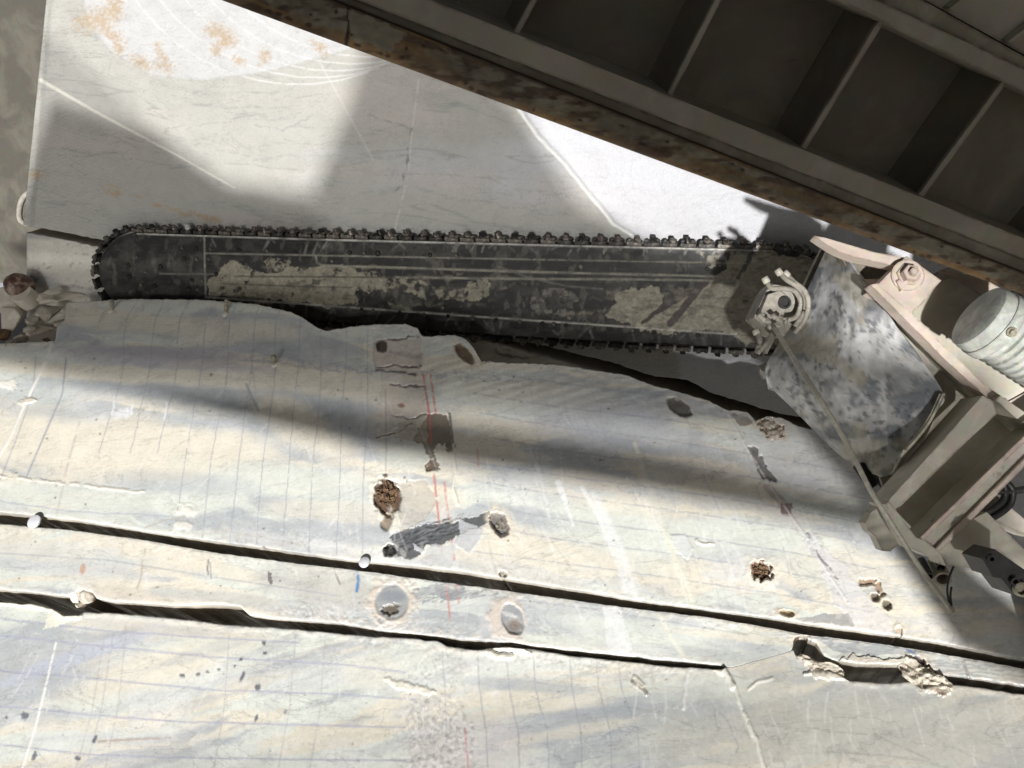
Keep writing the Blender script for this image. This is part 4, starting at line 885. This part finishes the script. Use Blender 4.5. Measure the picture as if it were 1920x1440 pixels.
slab('gusset', [(1800, 985), (1870, 930), (1940, 990), (1940, 1010), (1868, 978), (1820, 1000)], (.372, .00003, .00003), .10, M['cream'], saw, .05, .004)
mslab('rear_plate', [(1840, 860), (2040, 700), (2100, 1000), (1990, 1120), (1920, 1050), (1850, 960)], .02, 'dark', -.20)
mslab('inner_housing', [(1560, 770), (1700, 620), (1760, 740), (1740, 900), (1680, 950), (1600, 850)], .08, 'dark', -.26)
mslab('under_shield', [(1650, 895), (1725, 880), (1710, 920), (1668, 948), (1655, 935), (1655, 910)], .012, 'olive', -.02)
# black tube with bores, bottom right, and the fittings
blk = slab('hydraulic_block', [(1842, 1048), (1866, 1030), (1935, 1078), (1935, 1118), (1902, 1116), (1878, 1085), (1862, 1082)], (.44, .00003, .00003), .10, M['dark'], saw, .05, .006)
nb2 = NW((.44, .00003, .00003))
for x, y, r0 in ((1899, 1089, .010), (1911, 1104, .018), (1855, 1047, .008)):
    lathe('port', W(x, y, (.44, .00003, .00003), .052), nb2, [(0, r0), (.012, r0), (.012, r0 * .7), (-.01, r0 * .7)], M['galv'] if x == 1911 else M['dark'], blk, 18)
for x, y, r0 in ((1760, 1055, .014), (1764, 1077, .026), (1738, 1072, .013)):
    lathe('hose_port', W(x, y, (.43, 0, 0), .02), Vector((-.2, -.9, .15)), [(-.06, r0 * .9), (.02, r0), (.024, r0), (.024, r0 * .72), (-.03, r0 * .7)], M['dark'] if r0 < .02 else M['olive'], saw, 20)
# worn drive motor, a ribbed drum seen from its open end
ax = (W(1990, 700, (.43, 0, 0)) - W(1850, 612, (.43, 0, 0))).normalized()
ax = (ax + Vector((0, -.02, 0))).normalized()
mc = W(1842, 598, (.50, 0, 0))
prof = [(-.02, .078), (-.014, .090), (0, .094)]
for i in range(16): prof += [(.05 + i * .022, .093), (.053 + i * .022, .088), (.067 + i * .022, .088)]
mo = lathe('motor', mc, ax, prof, M['motor'], saw, 40)
lathe('motor_band', mc + ax * .02, ax, [(0, .097), (.03, .097)], M['motor'], mo, 40)
lathe('bolt', mc + ax * .03 + (Vector((-.1, -.95, .3)).normalized()) * .095, Vector((-.1, -.95, .3)), [(-.004, .014), (.006, .014), (.006, .008), (.012, .008)], M['galv'], mo, 12)
mslab('motor_bracket', [(1868, 548), (1935, 540), (1935, 640), (1900, 590)], .04, 'dark', .20)
slab('motor_tie', [(1900, 592), (1935, 560), (1935, 572), (1908, 600)], flat(2.0), .02, M['white'], saw, 0, .003)

# rubber flap hanging over the joint, bent along its length
def sheet(name, rows, mat, parent, th=.008, nu=120, nv=120, painter=None):
    """bent sheet through a grid of (x, y, depth) knots"""
    K = np.array(rows, float)                                # [nrow][ncol][3]
    r0, c0_, _ = K.shape
    def interp(K, n, axis):
        K = np.moveaxis(K, axis, 0); m = K.shape[0]; out = []
        for t in np.linspace(0, m - 1, n):
            i = min(int(t), m - 2); f = t - i
            p0 = K[max(i - 1, 0)]; p1 = K[i]; p2 = K[i + 1]; p3 = K[min(i + 2, m - 1)]
            out.append(.5 * (2 * p1 + (p2 - p0) * f + (2 * p0 - 5 * p1 + 4 * p2 - p3) * f * f + (3 * p1 - p0 - 3 * p2 + p3) * f ** 3))
        return np.moveaxis(np.array(out), 0, axis)
    G = interp(interp(K, nu, 0), nv, 1)
    X, Y, Z = G[..., 0], G[..., 1], G[..., 2]
    P = painter(X, Y)
    Z = Z * .93 - P.h
    pts = toworld(np.stack([(X - 960) / F * Z, (720 - Y) / F * Z, -Z], -1).reshape(-1, 3))
    idx = np.arange(nu * nv).reshape(nu, nv)
    q = np.stack([idx[:-1, :-1], idx[1:, :-1], idx[1:, 1:], idx[:-1, 1:]], -1).reshape(-1, 4)
    me = bpy.data.meshes.new(name); me.from_pydata([tuple(p) for p in pts], [], [tuple(int(i) for i in f) for f in q])
    for p in me.polygons: p.use_smooth = True
    a = me.color_attributes.new('Col', 'FLOAT_COLOR', 'POINT')
    a.data.foreach_set('color', np.concatenate([np.clip(P.c.reshape(-1, 3), 0, 1), np.ones((nu * nv, 1))], 1).astype(np.float32).ravel())
    o = link(name, me, mat, parent); md = o.modifiers.new('thickness', 'SOLIDIFY'); md.thickness = th; md.offset = -1
    return o
def flap_paint(X, Y):
    P = Paint(X, Y, (.38, .375, .365))
    n = fbm(X / 34, Y / 30, 5, 6); P.c = mix(P.c, (.16, .17, .185), sm(.50, .60, n) * .9)
    n = fbm(X / 20, Y / 30, 15, 5); P.c = mix(P.c, (.55, .55, .55), sm(.50, .66, n) * .7)
    D, T = pdist(X, Y, [(1590, 500), (1600, 600), (1560, 690), (1500, 790)]); P.c = mix(P.c, (.68, .67, .66), np.exp(-(D / 26) ** 2) * sm(.35, .6, fbm(X / 16, Y / 30, 88, 5)) * .8)
    n = fbm(X / 9, Y / 9, 25, 4); P.c = mix(P.c, (.07, .075, .085), sm(.60, .72, n) * .7)
    n = fbm(X / 50, Y / 50, 35, 4); P.c = mix(P.c, (.40, .36, .27), sm(.52, .66, n) * .6)
    for a, b, c in (((1570, 500), 30, 20), ((1640, 560), 26, 40), ((1735, 760), 26, 34), ((1700, 720), 40, 40), ((1560, 720), 26, 20)):
        P.blob(a[0], a[1], b, c, (.12, .13, .14), .6, soft=.6, warp=.8, sc=16, seed=a[0])
    P.line([(1553, 760), (1535, 800), (1548, 830)], 6, (.06, .055, .05), .7, brk=.52, wig=6); P.line([(1572, 560), (1580, 590)], 6, (.06, .06, .06), .7, brk=.5, wig=6)
    P.line([(1560, 665), (1510, 720), (1490, 760)], 1.6, (.6, .57, .52), .5)
    P.h += (fbm(X / 40, Y / 40, 45, 3) - .5) * .016
    return P
flap = sheet('rubber_flap', [
    [(1553, 458, 2.74), (1560, 462, 2.70), (1570, 468, 2.64), (1580, 474, 2.58)],
    [(1515, 540, 2.80), (1545, 540, 2.70), (1590, 535, 2.58), (1636, 552, 2.48)],
    [(1462, 640, 2.88), (1510, 630, 2.74), (1590, 620, 2.52), (1688, 622, 2.42)],
    [(1434, 705, 2.92), (1490, 712, 2.74), (1590, 712, 2.50), (1768, 736, 2.36)],
    [(1490, 770, 2.88), (1540, 780, 2.68), (1620, 790, 2.50), (1748, 776, 2.37)],
    [(1580, 858, 2.74), (1600, 862, 2.62), (1630, 866, 2.50), (1702, 834, 2.40)],
    [(1640, 890, 2.60), (1648, 893, 2.54), (1655, 898, 2.48), (1668, 902, 2.44)]], M['rubber'], saw, painter=flap_paint)
def curl_paint(X, Y):
    P = Paint(X, Y, (.36, .34, .27)); P.c = mix(P.c, (.50, .46, .38), sm(.45, .6, fbm(X / 20, Y / 20, 5, 4))); return P
sheet('rubber_flap', [[(1700, 836, 2.35), (1735, 790, 2.36), (1768, 735, 2.36)], [(1695, 850, 2.33), (1738, 800, 2.33), (1766, 742, 2.345)], [(1668, 904, 2.44), (1722, 850, 2.5), (1756, 772, 2.5)]], M['rubber'], saw, nu=30, nv=40, painter=curl_paint)
slab('flap_clamp', [(1545, 460), (1556, 462), (1520, 545), (1508, 560), (1500, 555), (1526, 498)], flat(2.74), .03, M['olive'], saw, 0, .003)
# crumpled strips of old rubber where the flap meets the bar
sheet('rubber_strip', [[(1500, 560, 2.9), (1520, 545, 2.85)], [(1488, 610, 2.85), (1512, 600, 2.8)], [(1462, 660, 2.9), (1490, 650, 2.85)], [(1436, 690, 2.9), (1470, 700, 2.86)], [(1440, 730, 2.92), (1470, 740, 2.88)]], M['rubber'], saw, nu=60, nv=24, painter=flap_paint)
slab('rubber_tab', [(1424, 684), (1434, 680), (1446, 686), (1444, 706), (1432, 712), (1424, 698)], flat(2.95), .012, M['hose'], saw, 0, .004)
sheet('torn_sheet', [[(1600, 845, 2.86), (1625, 850, 2.8), (1650, 862, 2.7)], [(1625, 880, 2.86), (1650, 895, 2.8), (1672, 905, 2.72)], [(1650, 930, 2.86), (1664, 938, 2.8), (1674, 940, 2.74)]], M['rubber'], saw, nu=30, nv=30, painter=flap_paint)
# valve block with hoses at the root of the bar
VB = flat(2.62)
vb = slab('valve_block', [(1413, 596), (1437, 545), (1452, 530), (1492, 536), (1497, 590), (1470, 632), (1446, 628), (1430, 612)], VB, .10, M['hose'], saw, 0, .008)
slab('valve_cover', [(1424, 590), (1440, 552), (1462, 545), (1478, 556), (1470, 590), (1448, 612)], VB, .04, M['hose'], vb, .035, .006)
lathe('port', W(1470, 568, VB, .036), NW(VB), [(0, .022), (.012, .022), (.012, .015), (-.02, .015)], M['dark'], vb, 18)
for pts in ([(1436, 524), (1446, 540), (1470, 541), (1490, 546), (1501, 566), (1494, 592), (1478, 600)], [(1461, 509), (1474, 524), (1494, 537), (1509, 556), (1508, 585), (1490, 612)], [(1474, 514), (1490, 530), (1508, 545), (1516, 570), (1508, 600), (1490, 625)], [(1418, 622), (1424, 634), (1424, 646), (1419, 660)], [(1448, 626), (1436, 644), (1420, 662)], [(1452, 626), (1440, 650), (1434, 662)], [(1440, 608), (1430, 598), (1422, 590)]):
    h = tube('hose', [W(x, y, flat(2.55 - .03 * math.sin(i))) for i, (x, y) in enumerate(pts)], .009, M['hose'], saw, 8)
for a, b in (((1433, 520), (1439, 530)), ((1457, 505), (1464, 515)), ((1416, 618), (1420, 627)), ((1470, 510), (1478, 518))):
    tube('hose_fitting', [W(*a, flat(2.54)), W(*b, flat(2.54))], .013, M['rod'], saw, 6)
for k, (x, y, s_) in enumerate(((1438, 600, .02), (1450, 592, .022), (1462, 598, .018), (1445, 612, .022), (1458, 610, .02), (1430, 590, .015), (1472, 604, .018))):
    stone('slurry_lump', W(x, y, flat(2.53)), s_, s_, s_ * .8, M['hose'], vb, k, 1, .5)
# taut rod and its plate strip running down in front of everything
rp = [(1449, 610, 2.52), (1488, 672, 2.3), (1530, 737, 2.13), (1573, 806, 2.07), (1595, 845, 2.04), (1633, 921, 1.98), (1671, 980, 1.98), (1725, 1064, 1.98), (1787, 1148, 2.0)]
tube('tie_rod', [W(x, y, flat(z)) for x, y, z in rp], .008, M['rod'], saw, 8, r2=.006)
tube('spring', [W(1610 + 4 * i * .5, 872 + 3.3 * i * .9, flat(2.36)) for i in range(14)], .020, M['blackhose'], saw, 12, ribs=1)
for pts, z in (([(1782, 1140), (1776, 1110), (1779, 1085), (1788, 1062)], 2.2), ([(1786, 1146), (1782, 1120), (1784, 1100)], 2.2)):
    tube('wire', [W(x, y, flat(z * .91)) for x, y in pts], .003, M['blackhose'], saw, 6)
stone('rod_end', W(1786, 1143, flat(1.99)), .012, .012, .02, M['galv'], saw, 5, 1)
for pts in ([(1815, 968), (1850, 960), (1880, 940), (1884, 915), (1876, 900)], [(1812, 975), (1856, 972), (1892, 948), (1898, 920), (1888, 905)], [(1770, 1030), (1800, 1005), (1840, 985)], [(1850, 915), (1885, 922), (1935, 915)]):
    tube('cable', [W(x, y, flat(2.12)) for x, y in pts], .010, M['blackhose'] if pts[0][0] != 1770 else M['olive'], saw, 8)

# ================================================================== STEEL DECK overhead, upper right
deck = empty('steel_deck', W(1500, 100, DECK), 'dark ribbed underside of a steel deck with a rusty edge angle crossing the upper right', 'steel deck')
def dstrip(name, l0, l1, x0, x1, th, mat, d, parent=deck, bevel=.002):
    return slab(name, [(x0, l0(x0)), (x1, l0(x1)), (x1, l1(x1)), (x0, l1(x0))], DECK, th, M[mat], parent, d, bevel)
ln = lambda x0, y0, x1, y1: (lambda x: y0 + (y1 - y0) * (x - x0) / (x1 - x0))
U1 = ln(808, 0, 1920, 447); L1 = ln(670, 0, 1920, 486); SEAM = ln(622, 0, 1920, 512); BOT = ln(415, 0, 1920, 553)
D0 = ln(1570, 0, 1920, 172); D1 = ln(1640, 0, 1920, 132); D2 = ln(1735, 0, 1920, 103)
# plates between ribs: separate sheets
def rib_line(x_top, x_bot_off=0): pass
ribs = [(560, -240, 480, -90), (795, -150, 700, 30), (1043, -80, 962, 70), (1350, -10, 1252, 182), (1652, 38, 1500, 286), (1884, 150, 1718, 376), (2130, 270, 1950, 470)]
def lerp2(r, t): return (r[0] + (r[2] - r[0]) * t, r[1] + (r[3] - r[1]) * t)
for i in range(len(ribs) - 1):
    a, b = ribs[i], ribs[i + 1]
    o = [lerp2(a, -.30), lerp2(b, -.30), lerp2(b, 1.12), lerp2(a, 1.12)]
    g = 0.004
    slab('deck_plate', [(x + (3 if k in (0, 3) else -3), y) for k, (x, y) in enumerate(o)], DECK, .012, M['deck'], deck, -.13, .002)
slab('deck_plate', [(1500, -420), (2500, 180), (2200, 440), (1400, -60)], DECK, .01, M['deck'], deck, -.145, 0)
for r in ribs:
    (xa, ya), (xb, yb) = lerp2(r, -.05), lerp2(r, 1.06)
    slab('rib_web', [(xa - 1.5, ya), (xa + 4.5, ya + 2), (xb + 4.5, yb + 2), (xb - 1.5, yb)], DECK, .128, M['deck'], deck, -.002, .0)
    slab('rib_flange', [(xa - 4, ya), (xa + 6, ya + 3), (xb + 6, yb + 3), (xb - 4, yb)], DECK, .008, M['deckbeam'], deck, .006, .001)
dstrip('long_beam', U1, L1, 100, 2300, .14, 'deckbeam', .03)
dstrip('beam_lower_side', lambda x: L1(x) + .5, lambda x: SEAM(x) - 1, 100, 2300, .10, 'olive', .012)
dstrip('long_beam', lambda x: D1(x) - 2, lambda x: D0(x), 1350, 2300, .14, 'deckbeam', .03)
dstrip('beam_lower_side', lambda x: D2(x) + 3, lambda x: D1(x) - 3, 1350, 2300, .10, 'olive', .015)
slab('outer_panel', [(1500, -120), (1735, 0), (2300, 313), (2400, 100), (1700, -260)], DECK, .02, M['deckbeam'], deck, .0, .002)
for x0, y0, x1, y1 in ((1780, 16, 1830, -20), (1890, 78, 1940, 40), (2010, 145, 2060, 105)):
    slab('panel_rib', [(x0, y0), (x0 + 8, y0 + 4), (x1 + 8, y1 + 2), (x1, y1 - 2)], DECK, .02, M['deckbeam'], deck, .02, .001)
def rust_paint(X, Y, U, V):
    P = Paint(X, Y, (.17, .145, .105))
    P.c = mix(P.c, (.24, .215, .165), sm(.45, .6, fbm(X / 60, Y / 30, 3, 5)))
    P.c = mix(P.c, (.13, .075, .03), sm(.52, .95, V + .25 * (fbm(X / 20, Y / 14, 6, 4) - .5)) * .85)
    P.c = mix(P.c, (.06, .036, .022), sm(.50, .68, fbm(X / 40, Y / 12, 8, 6)) * .8)
    P.c = mix(P.c, (.05, .03, .018), np.exp(-((V - .03) / .05) ** 2) * .8)
    P.c = mix(P.c, (.20, .12, .05), sm(.55, .65, fbm(X / 150, V * 5, 11, 4)) * .6)
    r = random.Random(4)
    for k in range(60):
        x = r.uniform(400, 1950); v = r.choice((r.random(), .8 + .2 * r.random())); y = SEAM(x) + v * (BOT(x) - SEAM(x))
        P.blob(x, y, r.uniform(2, 9), r.uniform(2, 5), (.05, .028, .018), .9, ang=20, warp=.6, sc=5, seed=k, h=-.0015)
    P.line([(652, 5), (655, 50), (648, 92)], 2.5, (.03, .02, .015), .9, h=-.004, wig=3)
    P.poly([(655, 18), (760, 62), (730, 100), (660, 70)], (.22, .20, .155), .8, warp=8, sc=16)
    P.h += (fbm(X / 12, Y / 12, 5, 4) - .5) * .004 - .004 * sm(.93, 1, V)
    return P
patch('edge_angle', lambda U, V: 100 + U * 2100, lambda X, U, V: SEAM(X) + 1 + V * (BOT(X) - SEAM(X) - 1), 900, 40, DECK, M['rust'], rust_paint, parent=deck, back=.05, off=.035, skirt=(.08, .045, .025), rough_back=.0)

# ================================================================== SMALL THINGS ON THE WALL
NWl = NW(WALL)
def anchor(x, y, x2, y2, label, loc):
    e = empty('anchor_bolt', W(x2, y2, WALL), label, 'anchor bolt', 'steel anchor bolts in the marble face')
    a = W(x2, y2, WALL, -.02); b = W(x, y, WALL, .07)
    tube('shank', [a, b], .0105, M['galv'], e, 10)
    lathe('nut', a.lerp(b, .85), (b - a), [(-.010, .015), (.010, .015)], M['galv'], e, 6, False)
    lathe('grout_collar', W(x2, y2, WALL, -.004), NWl, [(0, .022), (.006, .018), (.010, .012)], M['resin'], e, 12)
anchor(210, 566, 208, 584, 'short steel anchor bolt on the marble edge under the round saw nose', 0)
anchor(425, 563, 422, 590, 'taller steel anchor bolt near the top edge of the marble, under the saw bar', 0)
anchor(513, 668, 515, 684, 'stubby steel anchor bolt lower down the marble face, below the bar', 0)
def cap(x, y, r0, label, lean):
    e = lathe('marker_cap', W(x, y, WALL, .012), (NWl + lean).normalized(), [(-.03, r0 * .3), (-.004, r0 * .3), (-.004, r0), (.003, r0), (.005, r0 * .9)], M['white'], None, 28)
    tag(e, label, 'cap', 'round white caps in the upper saw cut')
cap(64, 978, .034, 'round white cap in the upper saw cut near the left edge of the wall', Vector((0, -.2, .2)))
cap(683, 1054, .024, 'smaller round white cap in the upper saw cut above the blue crayon mark', Vector((0, 0, .1)))
# crumbling brown filler in the bolt hole
from mathutils import noise as mn
def chunk(name, x, y, sx, sy, hgt, mat, seed, fr=26.0, dep=.0, ang=0):
    """one ragged lump seated in the face; sx, sy its half sizes in the face, hgt how far it stands out (metres)"""
    n = NW(WALL); A = (W(x + 10, y, WALL) - W(x, y, WALL)).normalized(); B = n.cross(A)
    bm = bmesh.new(); bmesh.ops.create_icosphere(bm, subdivisions=5, radius=1)
    c = W(x, y, WALL, dep); o = Vector((seed * 3.7, seed, 0)); ca, sa = math.cos(R(ang)), math.sin(R(ang))
    for v in bm.verts:
        p = v.co; u, w_ = p.x * sx, p.y * sy
        q = Vector((u * ca - w_ * sa, u * sa + w_ * ca, p.z * hgt))
        t = mn.turbulence(q * fr + o, 4, False) ; k = 1 + .55 * (mn.noise(q * fr * .5 + o)) + .25 * (t - .5)
        rdg = abs(mn.noise(q * fr * 1.7 + o * 2)) * hgt * 1.1
        q = Vector((q.x * k, q.y * k, q.z * (.5 + t) - rdg))
        v.co = c + A * q.x + B * q.y + n * q.z
    return finish(bm, name, M[mat])
tag(chunk('rock_filler', 724, 927, .048, .075, .020, 'wood', 3, fr=48, ang=10), 'crumbly dark brown filler packed in the tall hole of the upper marble layer', 'filler')
tag(chunk('rock_filler', 1450, 806, .05, .030, .016, 'stone', 5, ang=-30), 'tan rubble packed in the hole at the right end of the broken top edge', 'filler')
tag(chunk('rock_filler', 1428, 1071, .036, .028, .012, 'wood', 7, fr=60, dep=-.018, ang=-35), 'reddish brown filler in the round hole at the right of the upper marble layer', 'filler')
tag(chunk('rock_filler', 939, 988, .026, .036, .014, 'olive', 12, dep=-.02, ang=20), 'grey stone core in the oval hole at the end of the dark vein', 'filler')
tag(chunk('resin_spill', 1738, 1274, .085, .048, .022, 'resin', 13, ang=-30), 'lumpy cream resin spill at the right end of the lower cut', 'resin spill')
tag(chunk('resin_spill', 1536, 1251, .085, .028, .018, 'resin', 15, ang=-20), 'lumpy cream resin spill at the left end of the wide lower cavity', 'resin spill')
tag(chunk('resin_spill', 905, 681, .045, .016, .014, 'resin', 17), 'cream resin blob at the notch of the broken top edge', 'resin spill')
# stones jammed in the lower cut
for k, (x, y, sx, sz, m, lb) in enumerate(((143, 1122, .036, .048, 'resin', 'pale rounded stone jammed in the lower saw cut near the left edge'), (164, 1120, .034, .044, 'stone', 'dark round plug stuck in the lower saw cut beside the pale stone'), (152, 1137, .032, .022, 'resin', 'small flat chip wedged below the two stones in the lower cut'))):
    tag(stone('stone', W(x, y, WALL, -.04), sx, .03, sz, M[m], None, 50 + k, 3, .12, k != 1), lb, 'stone', 'stones jammed in the lower cut')
# rubble and the brown knob at the left end of the wall
RP = (.126, .0000558, .00014)
labels = ['large tan broken slab of stone at the left end of the wall top', 'flat olive grey rock under the large tan slab at left', 'small pinkish rock at the left beside the olive rock', 'dark yellowish rock at the extreme left edge', 'thin layered white splinter pile above the rubble', 'grey angular chip on top of the layered splinters', 'small brown chip low in the rubble pile', 'pale block behind the brown knob', 'pale pinkish lump under the brown knob']
data = [(96, 590, .13, .10, .055, 'stone'), (75, 622, .10, .08, .036, 'stone'), (38, 634, .055, .05, .03, 'stone'), (2, 628, .06, .05, .035, 'wood'), (110, 555, .20, .10, .02, 'resin'), (75, 520, .08, .10, .10, 'sidewall'), (88, 641, .045, .05, .018, 'wood'), (20, 560, .14, .12, .11, 'resin'), (20, 600, .13, .1, .09, 'resin')]
for k, (x, y, sx, sy, sz, m) in enumerate(data):
    tag(shard('rubble_rock', W(x, y, RP), sx, sy, sz * 1.15, M[m], 80 + k), labels[k], 'rock', 'broken rocks at the left end of the wall')
for k, (x, y, a_, z_, m, lb) in enumerate(((112, 604, .05, .02, 'stone', 'thin grey chip at the right tip of the rubble beside the marble edge'), (62, 600, .05, .03, 'stone', 'small wedge chip between the large tan slab and the knob'), (88, 566, .07, .018, 'resin', 'pale flat splinter lying on the large tan slab'), (100, 545, .09, .014, 'resin', 'long thin pale splinter under the saw nose'), (60, 500, .03, .05, 'sidewall', 'upright grey sliver above the rubble at left'), (18, 645, .04, .02, 'stone', 'flat brown chip on the wall edge at the far left'), (54, 618, .035, .025, 'resin', 'pale pebble in the middle of the rubble'))):
    tag(shard('rubble_chip', W(x, y, RP, .06), a_, .05, z_, M[m], 140 + k, 11), lb, 'rock', 'broken rocks at the left end of the wall')
kn = empty('brown_knob', W(37, 532, RP, .15), 'rusty brown domed knob standing in pale rubble at the left edge', 'knob')
lathe('dome', W(36, 536, RP, .12), Vector((-.1, -.55, .5)), [(-.05, .075), (0, .082), (.04, .074), (.07, .052), (.085, .024), (.09, .003)], M['maroon'], kn, 24)
lathe('neck', W(38, 548, RP, .12), Vector((-.05, -.3, .6)), [(-.10, .07), (0, .065)], M['resin'], kn, 16)
lp = tube('wall_bracket', [W(x, y, (.20, 0, 0)) for x, y in ((56, 360), (43, 372), (37, 392), (38, 412), (50, 420), (56, 420))], .018, M['hose'], None, 10)
tag(lp, 'bent grey steel loop fixed to the left edge of the marble ceiling block', 'bracket')

# ================================================================== SHADE CASTERS BEYOND THE FRAME (unseen, added to throw the long soft shades)
SH = Vector(SUN_W)
def shade_box(name, pts, plane, t, th, mat, parent):
    f = [W(x, y, plane) + SH * t for x, y in pts]
    bm = bmesh.new(); a = [bm.verts.new(p) for p in f]; b = [bm.verts.new(p + SH * th) for p in f]
    bm.faces.new(a); bm.faces.new(b[::-1])
    for i in range(len(a)): bm.faces.new((a[i], b[i], b[(i + 1) % len(a)], a[(i + 1) % len(a)]))
    return finish(bm, name, M[mat], parent, .003)
caster_root = empty('unseen_shade_casters', W(1000, 880, WALL) + SH * 3.2, 'unseen beams, sheets and slats added beside the viewer to cast shade', 'shade_caster')
def shade_slats(name, pts, plane, t, cover, period, mat, parent, a0=0.0):
    """added half-shade caster, out of view: parallel flat bars clipped to an outline"""
    f = [W(x, y, plane) + SH * t for x, y in pts]
    ax = Vector((math.cos(a0), 0, math.sin(a0))); ax = (ax - SH * ax.dot(SH)).normalized(); ay = SH.cross(ax)
    o = f[0]; q = [((p - o).dot(ax), (p - o).dot(ay)) for p in f]
    D = [(p - o).dot(SH) for p in f]; dm = max(D)
    y = min(v for u, v in q); y1 = max(v for u, v in q); bm = bmesh.new()
    while y < y1:
        xs = []; yc = y + period / 2
        for i in range(len(q)):
            (xa, ya), (xb, yb) = q[i], q[(i + 1) % len(q)]
            if (ya > yc) != (yb > yc): xs.append(xa + (yc - ya) / (yb - ya) * (xb - xa))
        xs.sort()
        for a, b in zip(xs[::2], xs[1::2]):
            r = bmesh.ops.create_cube(bm, size=1)
            for v in r['verts']:
                v.co = o + ax * (a + (v.co.x + .5) * (b - a)) + ay * (yc + v.co.y * period * cover) + SH * (dm + v.co.z * .01)
        y += period
    return finish(bm, name, M[mat], parent, 0, kind='stuff')
shade_box('shade_beam', [(250, 735), (500, 750), (760, 778), (1240, 850), (1700, 955), (1700, 1012), (1240, 928), (980, 888), (720, 850), (400, 775)], WALL, 3.5, .05, 'cream', caster_root)  # unseen beam shaped to cast the diagonal shadow band on the wall
shade_slats('shade_slats', [(-120, 480), (-120, 672), (0, 688), (330, 762), (600, 806), (780, 800), (900, 640), (700, 560), (300, 500)], WALL, 3.9, .66, .03, 'olive', caster_root, .3)
shade_slats('shade_slats', [(790, 560), (740, 790), (1240, 855), (1700, 960), (1640, 820), (1450, 720), (1100, 640)], WALL, 4.1, .56, .03, 'olive', caster_root, .3)
shade_slats('shade_slats', [(1150, 1270), (1400, 1200), (2000, 1260), (2100, 1600), (-200, 1600), (-200, 1500), (700, 1350)], WALL, 4.0, .32, .03, 'olive', caster_root, .3)
for tt, cv, pp in ((7.2, .30, [(-100, -200), (1800, -200), (1800, 560), (1500, 470), (1250, 470), (1090, 380), (960, 190), (800, 20), (690, 60), (640, 230), (585, 360), (420, 340), (300, 250), (90, 190)]),
                   (6.6, .82, [(800, 20), (690, 60), (640, 230), (585, 360), (420, 340), (300, 250), (90, 190), (0, 480), (0, 620), (1600, 700), (1600, 520), (1250, 470), (1090, 380), (960, 190)]),
                   (6.0, .35, [(60, 40), (170, 130), (250, 200), (330, 300), (430, 360), (600, 400), (640, 480), (0, 480), (0, 100)])):
    shade_slats('shade_slats', pp, CEIL, tt, cv, .03, 'olive', caster_root, .3)
shade_box('deck_shade_sheet', [(250, -260), (250, -80), (415, 8), (1300, 335), (1920, 553), (2150, 600), (2150, -260)], DECK, 2.6, .02, 'olive', caster_root)  # unseen sheet added to keep the sun off the deck underside
shade_box('wall_shade_sheet', [(1475, 785), (1640, 960), (1648, 1000), (1800, 1218), (1990, 1300), (2400, 1400), (2400, 1160), (1930, 1150), (1806, 1052), (1790, 1000), (1700, 880), (1560, 770)], WALL, 2.9, .3, 'cream', caster_root)  # unseen slab outlined to cast the dark shadow on the right-hand wall
bm = bmesh.new()
q = [Vector(toworld(np.array([[x, y, -z]]))[0]) for x, y, z in ((1.69, -1.7, 2.35), (1.69, -1.7, -.6), (1.69, 1.5, -.6), (1.69, 1.5, 2.35))]
p2 = [p + (ROT @ Vector((.7, 0, 0))) for p in q]; a_ = [bm.verts.new(p) for p in q]; b_ = [bm.verts.new(p) for p in p2]
bm.faces.new(a_); bm.faces.new(b_[::-1])
for i in range(4): bm.faces.new((a_[i], b_[i], b_[(i + 1) % 4], a_[(i + 1) % 4]))
finish(bm, 'ambient_blocker', M['olive'], caster_root, .02)  # unseen box added to block sky light from the right
